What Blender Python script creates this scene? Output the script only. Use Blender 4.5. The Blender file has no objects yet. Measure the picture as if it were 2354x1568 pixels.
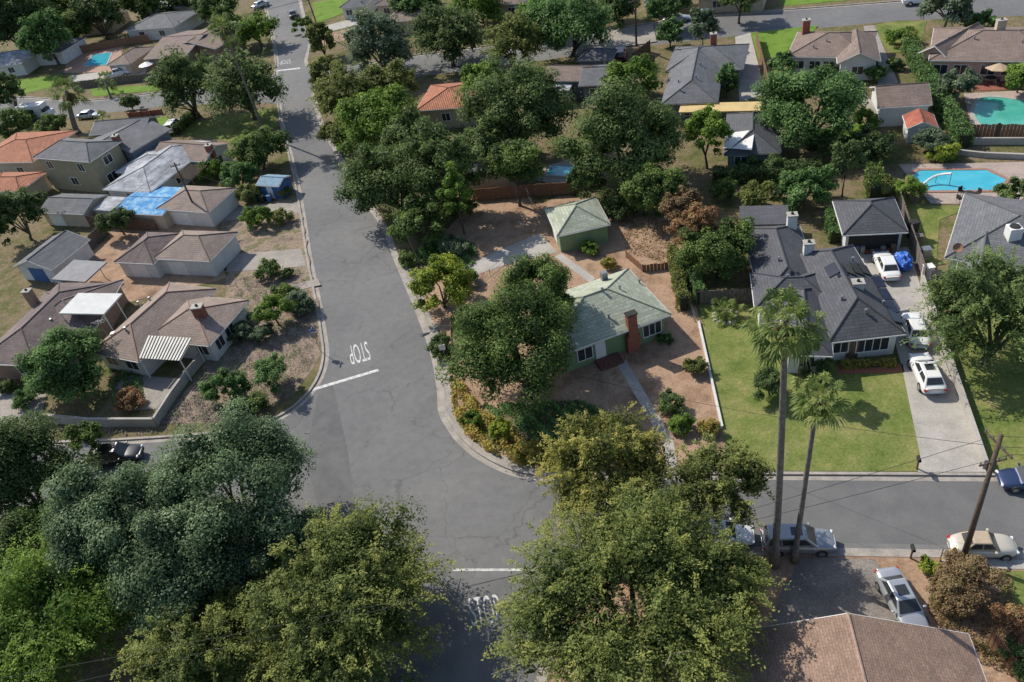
import bpy, bmesh, math, random
import numpy as np
from mathutils import Vector, Matrix
random.seed(7)
SC=bpy.context.scene; C=SC.collection
CX,CY,F,CAMH=1177.,784.,1831.,49.
Xc=Vector((10077,502,1831)).normalized(); Zc=Vector((-443,2216,1831)); Zc=(Zc-Xc*Zc.dot(Xc)).normalized(); Yc=Zc.cross(Xc)
M3=Matrix((Xc,Yc,Zc))
def G(px,py,z=.12):
    d=M3@Vector((px-CX,CY-py,-F)); t=(z-CAMH)/d.z
    return Vector((d.x*t,d.y*t,z))
def scl(p):
    c=M3.transposed()@(p-Vector((0,0,CAMH))); return F/(-c.z)
cam=bpy.data.cameras.new('camera'); co=bpy.data.objects.new('camera',cam); C.objects.link(co)
co.matrix_world=Matrix.Translation((0,0,CAMH))@M3.to_4x4()
cam.sensor_width=36; cam.lens=28; cam.clip_end=3000; SC.camera=co
w=bpy.data.worlds.new('World'); SC.world=w; w.use_nodes=True
nt=w.node_tree; sk=nt.nodes.new('ShaderNodeTexSky'); sk.sky_type='NISHITA'; sk.sun_disc=False
EL=math.radians(42); AZ=math.radians(-53)
sk.sun_elevation=EL; sk.sun_rotation=AZ
bg=nt.nodes['Background']; bg.inputs[1].default_value=.15; nt.links.new(sk.outputs[0],bg.inputs[0])
sl=bpy.data.lights.new('sun','SUN'); sl.energy=5; sl.angle=math.radians(.5); sl.color=(1,.94,.83)
so=bpy.data.objects.new('sun',sl); C.objects.link(so)
sd=Vector((math.sin(AZ)*math.cos(EL),math.cos(AZ)*math.cos(EL),math.sin(EL)))
so.rotation_euler=sd.to_track_quat('Z','Y').to_euler(); so.location=(-40,60,80)
SC.view_settings.view_transform='Standard'; SC.view_settings.look='None'; SC.view_settings.exposure=0
# ---------- materials
MC={}
def newmat(n):
    m=bpy.data.materials.new(n); m.use_nodes=True; return m,m.node_tree,m.node_tree.nodes['Principled BSDF']
def noise(nt,vec,scale,detail=4,rough=.6):
    n=nt.nodes.new('ShaderNodeTexNoise'); n.inputs['Scale'].default_value=scale; n.inputs['Detail'].default_value=detail; n.inputs['Roughness'].default_value=rough
    nt.links.new(vec,n.inputs['Vector']); return n.outputs[0]
def ramp(nt,fac,stops):
    r=nt.nodes.new('ShaderNodeValToRGB'); e=r.color_ramp.elements
    e[0].position=stops[0][0]; e[0].color=(*stops[0][1],1); e[1].position=stops[-1][0]; e[1].color=(*stops[-1][1],1)
    for s in stops[1:-1]:
        k=e.new(s[0]); k.color=(*s[1],1)
    nt.links.new(fac,r.inputs[0]); return r.outputs[0]
def mix(nt,fac,a,b,mode='MIX'):
    m=nt.nodes.new('ShaderNodeMix'); m.data_type='RGBA'; m.blend_type=mode
    for sock,v in ((m.inputs[0],fac),(m.inputs[6],a),(m.inputs[7],b)):
        if isinstance(v,(int,float)): sock.default_value=v
        elif isinstance(v,tuple): sock.default_value=(*v,1)
        else: nt.links.new(v,sock)
    return m.outputs[2]
def bump(nt,b,h,s=.4,d=.05):
    n=nt.nodes.new('ShaderNodeBump'); n.inputs['Strength'].default_value=s; n.inputs['Distance'].default_value=d
    nt.links.new(h,n.inputs['Height']); nt.links.new(n.outputs[0],b.inputs['Normal'])
def ocoord(nt): return nt.nodes.new('ShaderNodeTexCoord').outputs['Object']
def mat(n,c1,c2=None,scale=1.5,rough=.85,fine=12,fs=.25,metal=0,bp=0,lo=.35,hi=.65,coat=0):
    if n in MC: return MC[n]
    m,nt,b=newmat(n); c2=c2 or tuple(x*.75 for x in c1)
    o=ocoord(nt); f=noise(nt,o,scale,3); col=ramp(nt,f,[(lo,c1),(hi,c2)])
    if fs:
        f2=noise(nt,o,fine,3); g=ramp(nt,f2,[(.3,(1-fs,)*3),(.7,(1+fs,)*3)]); col=mix(nt,1.,col,g,'MULTIPLY')
        if bp: bump(nt,b,f2,bp,.06)
    nt.links.new(col,b.inputs['Base Color']); b.inputs['Roughness'].default_value=rough; b.inputs['Metallic'].default_value=metal
    if coat: b.inputs['Coat Weight'].default_value=coat
    MC[n]=m; return m
def ground3(n,cols,scale,fine=6,fs=.3,bp=.3):
    m,nt,b=newmat(n); o=ocoord(nt); f=noise(nt,o,scale,5,.68)
    k=len(cols); col=ramp(nt,f,[(.3+.4*i/(k-1),c) for i,c in enumerate(cols)])
    f2=noise(nt,o,fine,4,.78); g=ramp(nt,f2,[(.3,(1-fs,)*3),(.7,(1+fs,)*3)]); col=mix(nt,1.,col,g,'MULTIPLY')
    bump(nt,b,f2,bp,.08); nt.links.new(col,b.inputs['Base Color']); b.inputs['Roughness'].default_value=.95; b.inputs['Specular IOR Level'].default_value=.15
    MC[n]=m; return m
def roofmat(n,c1,c2,mort=None,bw=.9,bh=.28,tile=False,blot=.35):
    if n in MC: return MC[n]
    m,nt,b=newmat(n); tc=nt.nodes.new('ShaderNodeTexCoord'); uv=tc.outputs['UV']
    br=nt.nodes.new('ShaderNodeTexBrick'); br.inputs['Scale'].default_value=1; br.inputs['Brick Width'].default_value=bw; br.inputs['Row Height'].default_value=bh
    br.inputs['Mortar Size'].default_value=.03 if bh>.2 else .018; br.inputs['Mortar Smooth'].default_value=.6; br.inputs['Color1'].default_value=(*c1,1); br.inputs['Color2'].default_value=(*c2,1)
    br.inputs['Mortar'].default_value=(*(mort or tuple(x*.5 for x in c1)),1); nt.links.new(uv,br.inputs[0])
    f=noise(nt,tc.outputs['Object'],.5,4,.7); g=ramp(nt,f,[(.3,(1-blot,)*3),(.7,(1+blot,)*3)])
    col=mix(nt,1.,br.outputs[0],g,'MULTIPLY')
    f2=noise(nt,tc.outputs['Object'],9,2,.8); col=mix(nt,1.,col,ramp(nt,f2,[(.3,(.75,)*3),(.7,(1.25,)*3)]),'MULTIPLY')
    if tile:
        wv=nt.nodes.new('ShaderNodeTexWave'); wv.inputs['Scale'].default_value=1.1; nt.links.new(uv,wv.inputs[0]); col=mix(nt,1.,col,ramp(nt,wv.outputs[1],[(.1,(.5,)*3),(.6,(1.15,)*3)]),'MULTIPLY')
        bump(nt,b,wv.outputs[1],.6,.1)
    else: bump(nt,b,f2,.3,.04)
    nt.links.new(col,b.inputs['Base Color']); b.inputs['Roughness'].default_value=.9; MC[n]=m; return m
def leafmat(n,cols,tr=.4,k=2.2):
    m,nt,b=newmat(n); a=nt.nodes.new('ShaderNodeAttribute'); a.attribute_name='lv'
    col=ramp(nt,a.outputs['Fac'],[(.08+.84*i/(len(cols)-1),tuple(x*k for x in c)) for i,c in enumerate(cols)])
    nt.links.new(col,b.inputs['Base Color']); b.inputs['Roughness'].default_value=.6; b.inputs['Specular IOR Level'].default_value=.2
    t=nt.nodes.new('ShaderNodeBsdfTranslucent'); nt.links.new(col,t.inputs[0]); x=nt.nodes.new('ShaderNodeMixShader'); x.inputs[0].default_value=tr
    nt.links.new(b.outputs[0],x.inputs[1]); nt.links.new(t.outputs[0],x.inputs[2]); nt.links.new(x.outputs[0],nt.nodes['Material Output'].inputs[0]); MC[n]=m; return m
def asphalt():
    m,nt,b=newmat('asphalt'); o=ocoord(nt)
    f=noise(nt,o,.09,5,.6); col=ramp(nt,f,[(.3,(.124,.124,.127)),(.5,(.156,.155,.156)),(.7,(.184,.181,.178))])
    f2=noise(nt,o,25,3,.8); col=mix(nt,1.,col,ramp(nt,f2,[(.3,(.84,)*3),(.7,(1.14,)*3)]),'MULTIPLY')
    f3=noise(nt,o,1.3,5,.7); col=mix(nt,1.,col,ramp(nt,f3,[(.3,(.85,)*3),(.7,(1.09,)*3)]),'MULTIPLY')
    v=nt.nodes.new('ShaderNodeTexVoronoi'); v.feature='DISTANCE_TO_EDGE'; v.inputs['Scale'].default_value=.16
    dn=nt.nodes.new('ShaderNodeTexNoise'); dn.inputs['Scale'].default_value=.6; dn.inputs['Detail'].default_value=4; nt.links.new(o,dn.inputs['Vector'])
    ad=nt.nodes.new('ShaderNodeVectorMath'); ad.operation='MULTIPLY_ADD'; ad.inputs[1].default_value=(2.5,2.5,0); nt.links.new(dn.outputs['Color'],ad.inputs[0]); nt.links.new(o,ad.inputs[2]); nt.links.new(ad.outputs[0],v.inputs['Vector'])
    cr=ramp(nt,v.outputs[0],[(.0,(.5,)*3),(.008,(1,)*3)]); col=mix(nt,.6,col,mix(nt,1.,col,cr,'MULTIPLY'))
    nt.links.new(col,b.inputs['Base Color']); b.inputs['Roughness'].default_value=.9; bump(nt,b,f2,.15,.02); MC['asphalt']=m; return m
asphalt()
m_conc=mat('concrete',(.42,.39,.35),(.33,.31,.28),.6,.9,8,.15)
m_conc2=mat('worn concrete',(.34,.30,.26),(.26,.235,.21),.5,.9,5,.2)
m_deck=mat('pinkish deck',(.42,.33,.28),(.33,.27,.235),.5,.9,5,.2)
m_terr=mat('terracotta paving',(.40,.24,.17),(.33,.21,.155),.5,.9,5,.2)
m_grav=mat('shade darkened gravel',(.24,.21,.185),(.165,.145,.13),.4,.95,9,.35)  # gravel colour mixed darker to take in part of the shade on the pad
m_kerb=mat('kerb concrete',(.38,.34,.30),(.26,.235,.21),.9,.9,10,.2)
m_dirt=ground3('dry dirt',[(.18,.115,.075),(.30,.195,.13),(.39,.265,.18),(.23,.16,.10)],.35)
m_scrub=ground3('dry scrub',[(.12,.10,.065),(.21,.165,.125),(.30,.225,.17),(.14,.14,.065),(.25,.19,.165)],.5,5,.4)
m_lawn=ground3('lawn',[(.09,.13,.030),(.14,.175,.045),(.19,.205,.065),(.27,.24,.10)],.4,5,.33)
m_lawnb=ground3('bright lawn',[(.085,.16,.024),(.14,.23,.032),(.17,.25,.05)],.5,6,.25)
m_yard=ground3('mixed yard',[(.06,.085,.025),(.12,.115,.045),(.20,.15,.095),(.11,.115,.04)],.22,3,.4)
m_white=mat('white paint',(.78,.77,.74),(.68,.67,.64),1,.6,6,.05)
m_trim=mat('white trim',(.75,.74,.7),(.68,.67,.64),2,.5,6,.04)
m_line=mat('worn road paint',(.64,.63,.61),(.38,.375,.37),2.5,.7,9,.3)
m_glass=mat('window glass',(.03,.035,.04),(.05,.055,.06),1,.12,4,0)
m_brick=mat('red brick',(.32,.11,.07),(.21,.075,.05),6,.9,14,.25)
m_wood=mat('brown wood',(.17,.10,.06),(.10,.065,.045),3,.85,14,.3)
m_woodg=mat('grey weathered wood',(.20,.17,.14),(.12,.10,.085),3,.85,14,.3)
m_bark=mat('bark',(.13,.105,.08),(.07,.055,.045),4,.95,16,.3)
m_pbark=mat('palm bark',(.20,.175,.15),(.12,.10,.085),3,.95,20,.3)
m_metal=mat('grey metal',(.35,.36,.37),(.25,.26,.27),3,.4,8,.1,.6)
m_dark=mat('near black parts and shade',(.02,.02,.02),(.03,.028,.025),3,.9,8,.2)
m_rub=mat('rubber',(.02,.02,.02),(.03,.03,.03),3,.8,8,.1)
m_pole=mat('wooden pole',(.13,.085,.06),(.08,.055,.04),4,.9,14,.3)
m_water=mat('blue pool water',(.09,.47,.58),(.05,.39,.52),.5,.08,2,.08)
m_water2=mat('green pool water',(.10,.42,.33),(.06,.34,.27),.5,.08,2,.08)
# ---------- mesh builder
def org(o):
    v=Vector((0,0,0))
    while o: v+=o.location; o=o.parent
    return v
class MB:
    def __init__(s): s.v=[]; s.f=[]; s.uv=[]
    def poly(s,pts,uv=None):
        i=len(s.v); s.v+= [Vector(p) for p in pts]; s.f.append(list(range(i,i+len(pts)))); s.uv.append(uv)
    def prism(s,pts,z0,z1,cap=True,bottom=False):
        n=len(pts); i=len(s.v); s.v+=[Vector((p[0],p[1],z0)) for p in pts]+[Vector((p[0],p[1],z1)) for p in pts]
        a=sum(pts[k][0]*pts[(k+1)%n][1]-pts[(k+1)%n][0]*pts[k][1] for k in range(n))
        for k in range(n):
            l=(k+1)%n; q=[i+k,i+l,i+n+l,i+n+k]; s.f.append(q if a>0 else q[::-1]); s.uv.append(None)
        if cap: q=list(range(i+n,i+2*n)); s.f.append(q if a>0 else q[::-1]); s.uv.append(None)
        if bottom: q=list(range(i,i+n)); s.f.append(q[::-1] if a>0 else q); s.uv.append(None)
    def box(s,c,sx,sy,sz,rot=0):
        cs,sn=math.cos(rot),math.sin(rot)
        p=[(c[0]+x*sx/2*cs-y*sy/2*sn,c[1]+x*sx/2*sn+y*sy/2*cs) for x,y in ((-1,-1),(1,-1),(1,1),(-1,1))]
        s.prism(p,c[2],c[2]+sz,True,True)
    def tube(s,p0,p1,r0,r1=None,n=8,caps=True):
        r1=r0 if r1 is None else r1; p0=Vector(p0);p1=Vector(p1); d=(p1-p0).normalized()
        a=d.orthogonal().normalized(); b=d.cross(a); i=len(s.v)
        for p,r in ((p0,r0),(p1,r1)):
            for k in range(n):
                t=2*math.pi*k/n; s.v.append(p+a*math.cos(t)*r+b*math.sin(t)*r)
        for k in range(n):
            l=(k+1)%n; s.f.append([i+k,i+l,i+n+l,i+n+k]); s.uv.append(None)
        if caps: s.f.append([i+n+k for k in range(n)]); s.uv.append(None); s.f.append([i+n-1-k for k in range(n)]); s.uv.append(None)
    def path(s,pts,rs,n=8):
        for k in range(len(pts)-1): s.tube(pts[k],pts[k+1],rs[k],rs[k+1],n,k in(0,len(pts)-2))
    def build(s,name,m,parent=None,smooth=False,bevel=0,world=True):
        o0=org(parent) if (parent and world) else Vector((0,0,0))
        me=bpy.data.meshes.new(name); me.from_pydata([tuple(v-o0) for v in s.v],[],s.f)
        if any(u for u in s.uv):
            ul=me.uv_layers.new(name='UVMap'); k=0
            for f,u in zip(s.f,s.uv):
                for j in range(len(f)):
                    if u: ul.data[k].uv=u[j]
                    k+=1
        me.materials.append(m)
        if smooth: me.polygons.foreach_set('use_smooth',[True]*len(me.polygons))
        o=bpy.data.objects.new(name,me); C.objects.link(o)
        if parent: o.parent=parent
        if bevel:
            b=o.modifiers.new('bevel','BEVEL'); b.width=bevel; b.segments=2
        return o
def tag(o,label,cat,group=None,kind=None):
    o['label']=label
    if cat: o['category']=cat
    if group: o['group']=group
    if kind: o['kind']=kind
    return o
def thing(name,label,cat,loc,rz=0,group=None):
    o=bpy.data.objects.new(name,None); o.empty_display_size=.3; C.objects.link(o); o.location=loc; o.rotation_euler=(0,0,rz); return tag(o,label,cat,group)
def struct(name,mb,m,label=None,cat=None):
    o=mb.build(name,m); o['kind']='structure'
    if label: o['label']=label
    if cat: o['category']=cat
    return o
def area2(P): return sum(P[k].x*P[(k+1)%len(P)].y-P[(k+1)%len(P)].x*P[k].y for k in range(len(P)))
SOFT={m_dirt:.25,m_yard:.35,m_scrub:.25,m_lawnb:.12,m_grav:.2}
def patch(name,pts,lay,m,label=None):
    z=.12+.012*lay; mb=MB(); P=[G(x,y,z) for x,y in pts]
    if m in SOFT:
        rr=random.Random(len(pts)*7+int(pts[0][0])); Q=[]
        for i in range(len(P)):
            a,b=P[i],P[(i+1)%len(P)]; n=max(1,int((b-a).length/1.2)); d=(b-a).normalized(); nn=Vector((-d.y,d.x,0))
            for k in range(n): Q.append(a.lerp(b,k/n)+nn*rr.uniform(-SOFT[m],SOFT[m]))
        P=Q
    mb.poly(P if area2(P)>0 else P[::-1]); return struct(name,mb,m,label,name.replace('_',' '))
# ---------- ground, roads, blocks
mb=MB(); mb.poly([(-900,-300,-.06),(900,-300,-.06),(900,1500,-.06),(-900,1500,-.06)]); struct('ground',mb,m_yard,'dry ground stretching beyond the houses','ground')
mb=MB(); mb.poly([(-190,-30,0),(160,-30,0),(160,330,0),(-190,330,0)]); struct('road',mb,MC['asphalt'],'grey asphalt streets meeting at the intersection','road')
def smooth_pts(pts,z,closed=False):
    P=[G(x,y,z) for x,y in pts]; out=[]
    for i in range(len(P)-1):
        p0=P[max(i-1,0)];p1=P[i];p2=P[i+1];p3=P[min(i+2,len(P)-1)]
        for k in range(5):
            t=k/5; out.append(.5*((2*p1)+(p2-p0)*t+(2*p0-5*p1+4*p2-p3)*t*t+(3*p1-p0-3*p2+p3)*t**3))
    out.append(P[-1]); return out
def ribbon(mb,P,o0,o1,z0,z1):
    n=len(P); L=[];R=[]
    for i in range(n):
        d=(P[min(i+1,n-1)]-P[max(i-1,0)]); d.z=0; d.normalize(); nn=Vector((-d.y,d.x,0)); L.append(P[i]+nn*o0); R.append(P[i]+nn*o1)
    for i in range(n-1):
        q=[L[i],R[i],R[i+1],L[i+1]]
        up=(q[1]-q[0]).cross(q[2]-q[1]).z>0
        t=[Vector((p.x,p.y,z1)) for p in q]; mb.poly(t if up else t[::-1])
        for a,b in ((L[i],L[i+1]),(R[i],R[i+1])):
            mb.poly([(a.x,a.y,z0),(b.x,b.y,z0),(b.x,b.y,z1),(a.x,a.y,z1)])
CR_edge=[(722,212),(745,290),(780,350),(822,430),(885,515),(915,590),(958,690),(1000,800),(1018,890),(1022,940),(1040,975),(1065,1008),(1110,1045),(1180,1078),(1250,1090),(1320,1088),(1700,1087),(2354,1090),(2900,1094)]
LB_edge=[(638,238),(645,290),(662,350),(680,430),(692,500),(705,590),(725,690),(738,770),(742,820),(728,870),(690,920),(630,960),(540,988),(300,1008),(0,1018),(-500,1020)]
BL_edge=[(-500,1180),(0,1190),(450,1205),(700,1235),(820,1290),(865,1380),(850,1568),(820,1800)]
BR_edge=[(3000,1292),(2354,1282),(1850,1274),(1520,1272),(1420,1282),(1370,1320),(1320,1400),(1250,1568),(1180,1800)]
TL_edge=[(-500,232),(0,222),(190,230),(370,210),(600,180),(632,160),(625,90),(605,0),(585,-120)]
TR_edge=[(670,-120),(692,0),(715,90),(724,155),(960,125),(1230,90),(1440,60),(1640,35),(1980,8),(2354,-20),(2900,-60)]
blocks=[('land',CR_edge,[(2900,0),(2354,36),(2060,48),(1700,82),(1420,112),(1240,140),(950,178)],m_yard),
 ('land',LB_edge,[(-500,340),(0,292),(200,264),(375,245),(560,235)],m_yard),
 ('land',BL_edge,[(-500,1800)],m_yard),('land',BR_edge,[(3000,1800)],m_dirt),
 ('land',TL_edge,[(-300,-120)],m_yard),('land',TR_edge,[(2900,-300),(700,-300)],m_yard)]
for (n,e,r,m),lb in zip(blocks,['central block of yards right of the long street','left block of yards beside the long street','lower left block under the big trees','lower right block with the gravel drive','upper left block beyond the cross street','upper right block beyond the cross street']):
    P=smooth_pts(e,.12)+[G(x,y,.12) for x,y in r]; mb=MB(); mb.prism([(p.x,p.y) for p in P],-.05,.12); struct(n,mb,m,lb,'ground')
    S=smooth_pts(e,.12); sg=-1 if area2(P)>0 else 1
    mb=MB(); ribbon(mb,S,-.12*sg,.14*sg,-.02,.15); struct('kerb',mb,m_kerb,'concrete kerb edging the '+lb,'kerb')
    mb=MB(); ribbon(mb,S,.14*sg,.62*sg,-.02,.012); struct('gutter',mb,m_kerb,'concrete gutter along the '+lb,'gutter')
mb=MB(); S=smooth_pts([(915,590),(958,690),(1000,800),(1018,890),(1022,940),(1040,975),(1065,1008),(1110,1045),(1180,1078),(1250,1090)],.12); ribbon(mb,S,.12,.8,.1,.135); struct('pavement',mb,m_conc2,'narrow concrete pavement around the corner of the green house','pavement')
for pts,l,m,n,lb in [
 ([(940,620),(1100,570),(1230,470),(1330,440),(1560,480),(1600,700),(1665,985),(1690,1075),(1310,1075),(1180,1066),(1110,1030),(1050,960),(1015,780)],1,m_dirt,'dirt','bare brown dirt yard around the green house'),
 ([(1090,460),(1215,440),(1240,520),(1060,600),(1000,560)],2,m_dirt,'dirt','brown leaf strewn dirt left of the green garage'),
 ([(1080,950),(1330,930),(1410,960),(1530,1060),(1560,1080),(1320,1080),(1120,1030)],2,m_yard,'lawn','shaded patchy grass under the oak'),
 ([(1413,828),(1438,826),(1548,1012),(1560,1084),(1530,1084),(1525,1020)],3,m_conc,'path','straight concrete path to the front door of the green house'),
 ([(1040,622),(1240,536),(1282,580),(1190,600),(1045,648)],3,m_conc,'driveway','pale concrete driveway of the green garage'),
 ([(1275,590),(1290,582),(1370,640),(1355,650)],3,m_conc,'path','short concrete path between green garage and green house'),
 ([(1606,700),(1735,700),(1790,790),(1920,840),(2078,838),(2128,1083),(1672,1083),(1662,985)],2,m_lawn,'lawn','front lawn with two palms before it, beside the charcoal house'),
 ([(1925,838),(2075,836),(2079,856),(1928,860)],4,m_brick,'path','red brick path in front of the charcoal house'),
 ([(1945,572),(2088,568),(2130,700),(2180,850),(2268,1085),(2110,1085),(2116,1050),(2072,838),(2030,690)],4,m_conc,'driveway','long concrete driveway with three white cars'),
 ([(2150,720),(2354,700),(2500,1085),(2275,1085)],1,m_lawn,'lawn','shaded lawn right of the driveway wall'),
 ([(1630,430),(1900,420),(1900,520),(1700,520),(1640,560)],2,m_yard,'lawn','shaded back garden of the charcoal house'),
 ([(1860,300),(2010,280),(2020,320),(1900,345)],3,m_lawnb,'lawn','bright green back lawn under the large broad tree'),
 ([(2078,470),(2240,475),(2160,505),(2150,640),(2120,640)],3,m_lawn,'lawn','small lawn beside the garage fence'),
 ([(2065,378),(2360,372),(2400,470),(2140,468)],4,m_deck,'pool_deck','concrete deck around the blue pool'),
 ([(2215,215),(2400,205),(2400,300),(2235,300)],4,m_deck,'pool_deck','concrete deck around the green pool'),
 ([(1725,75),(1880,58),(1850,95),(1790,130),(1745,135)],3,m_lawnb,'lawn','bright lawn left of the brown roofed house'),
 ([(1690,85),(1725,75),(1760,215),(1700,235)],3,m_conc,'driveway','pale driveway right of the grey roofed house'),
 ([(2000,60),(2050,50),(2130,48),(2110,120),(2045,120)],3,m_lawn,'lawn','strip of lawn between the two upper right houses'),
 ([(1985,60),(2010,58),(2065,190),(2020,200)],4,m_conc2,'driveway','narrow drive between the two upper right houses'),
 ([(2120,175),(2354,178),(2354,205),(2200,210)],4,m_brick,'patio','red brick patio of the pink house'),
 ([(505,500),(640,460),(690,480),(730,690),(735,810),(688,900),(560,970),(370,975),(460,860),(520,760),(520,640)],1,m_scrub,'dirt','scrubby dry corner yard with purple ground cover'),
 ([(530,585),(692,572),(704,612),(520,625)],3,m_conc2,'driveway','cracked concrete driveway by the twin garage'),
 ([(500,478),(684,465),(690,490),(520,508)],3,m_conc2,'driveway','pale gravel driveway beside the blue shed'),
 ([(150,640),(290,500),(500,500),(520,640),(200,720)],1,m_dirt,'dirt','brown back yard behind the twin garages'),
 ([(250,890),(300,862),(410,870),(360,940),(270,945)],3,m_conc2,'patio','walled concrete patio of the lower left house'),
 ([(0,905),(110,890),(90,980),(0,990)],2,m_conc2,'path','pale path at the left edge'),
 ([(670,655),(730,640),(738,655),(680,668)],3,m_conc2,'path','short concrete path from the long street'),
 ([(25,185),(145,172),(120,200),(40,220)],3,m_lawnb,'lawn','bright lawn strip by the street at upper left'),
 ([(205,205),(378,193),(376,206),(215,222)],3,m_lawnb,'lawn','narrow verge below the brown fence'),
 ([(325,272),(388,268),(385,300),(340,310)],3,m_lawnb,'lawn','small bright lawn behind the grey roofed wing'),
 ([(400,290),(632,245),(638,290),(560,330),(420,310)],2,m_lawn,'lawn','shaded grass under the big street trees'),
 ([(160,175),(340,150),(330,180),(150,198)],3,m_conc,'driveway','pale concrete yard with the pickup'),
 ([(160,112),(285,100),(272,165),(148,168)],4,m_terr,'pool_deck','terracotta deck of the far left pool'),
 ([(718,5),(800,-5),(790,30),(725,55)],3,m_lawnb,'lawn','bright verge at the top of the long street'),
 ([(725,65),(860,30),(880,42),(750,75)],4,m_conc,'driveway','pale driveway at the top centre'),
 ([(860,55),(800,90),(740,105),(735,80)],3,m_dirt,'dirt','dry slope at the top centre'),
 ([(1790,-20),(2020,-25),(1960,0),(1800,14)],3,m_lawnb,'lawn','bright lawn at the top right'),
 ([(1250,-10),(1330,-20),(1320,10),(1240,30)],3,m_conc,'driveway','pale driveway behind the dark green tree'),
 ([(1380,75),(1500,55),(1510,95),(1390,115)],3,m_conc2,'driveway','grey drive by the tall pole'),
 ([(1830,1284),(2010,1285),(2090,1440),(1770,1440)],2,m_grav,'driveway','gravel parking drive with the silver sedan'),
 ([(2160,1284),(2500,1288),(2500,1310),(2175,1306)],2,m_conc,'pavement','concrete pavement at the lower right'),
 ([(2270,1312),(2500,1314),(2500,1450),(2330,1400)],2,m_lawn,'lawn','small green lawn at the lower right edge'),
 ([(2000,1395),(2100,1380),(2260,1568),(2100,1568)],1,m_dirt,'dirt','brown bed below the silver sedan'),
 ([(1190,400),(1330,360),(1400,400),(1280,430)],2,m_conc2,'patio','deck of the pool hidden behind the trees'),
 ]: patch(n,pts,l,m,lb)
def rpatch(name,pts,z,m,lb):
    mb=MB(); P=[G(x,y,z) for x,y in pts]; mb.poly(P if area2(P)>0 else P[::-1]); return struct(name,mb,m,lb,name.replace('_',' '))
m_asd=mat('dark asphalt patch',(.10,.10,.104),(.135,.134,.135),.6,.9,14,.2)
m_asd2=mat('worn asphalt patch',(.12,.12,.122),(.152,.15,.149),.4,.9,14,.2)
rpatch('asphalt_patch',[(735,890),(765,885),(800,1040),(828,1255),(790,1235),(745,1215),(700,1050)],.006,m_asd,'dark repaired strip of asphalt at the left of the junction')
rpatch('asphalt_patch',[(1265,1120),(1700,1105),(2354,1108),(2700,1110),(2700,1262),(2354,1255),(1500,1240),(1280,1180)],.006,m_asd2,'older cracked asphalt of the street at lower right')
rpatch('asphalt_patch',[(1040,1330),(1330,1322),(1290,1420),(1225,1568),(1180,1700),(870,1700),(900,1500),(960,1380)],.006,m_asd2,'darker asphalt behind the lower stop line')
for pts,lb in [([(716,893),(868,848),(872,853),(718,899)],'long white stop line across the long street'),([(1040,1307),(1348,1307),(1348,1313),(1040,1313)],'white stop line at the bottom of the junction'),([(622,163),(690,155),(690,158),(622,166)],'faint stop line at the far crossing')]:
    o=rpatch('stop_line',pts,.016,m_line,lb); del o['kind']; o['category']='road marking'
def text_mark(txt,c,right,up,w,h,label):
    cu=bpy.data.curves.new('t','FONT'); cu.body=txt; cu.align_x='CENTER'; cu.align_y='CENTER'; cu.size=1
    to=bpy.data.objects.new('t',cu); C.objects.link(to); bpy.context.view_layer.update()
    me=bpy.data.meshes.new_from_object(to.evaluated_get(bpy.context.evaluated_depsgraph_get())); bpy.data.objects.remove(to)
    xs=[v.co.x for v in me.vertices]; ys=[v.co.y for v in me.vertices]; mx,my=(max(xs)+min(xs))/2,(max(ys)+min(ys))/2; sx=w/(max(xs)-min(xs)); sy=h/(max(ys)-min(ys))
    for v in me.vertices:
        p=right*((v.co.x-mx)*sx)+up*((v.co.y-my)*sy); v.co=(p.x,p.y,0)
    me.materials.clear(); me.materials.append(m_line); o=bpy.data.objects.new('road_lettering',me); C.objects.link(o); o.location=(c.x,c.y,.018); return tag(o,label,'road marking')
def tm(pl,pr,pt,pb,label):
    l,r,t,b=[G(*p,0) for p in (pl,pr,pt,pb)]; c=(l+r+t+b)/4; R=(r-l); U=(t-b); text_mark('STOP',c,R.normalized(),U.normalized(),R.length,U.length,label)
tm((849,806),(804,818),(830,833),(820,790),'white word STOP painted near the long stop line, upside down from here')
tm((1080,1408),(1150,1398),(1109,1370),(1122,1436),'white word STOP painted at the bottom of the junction')
tm((668,141),(643,145),(656,147),(655,138),'small distant word STOP at the far crossing')
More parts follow.
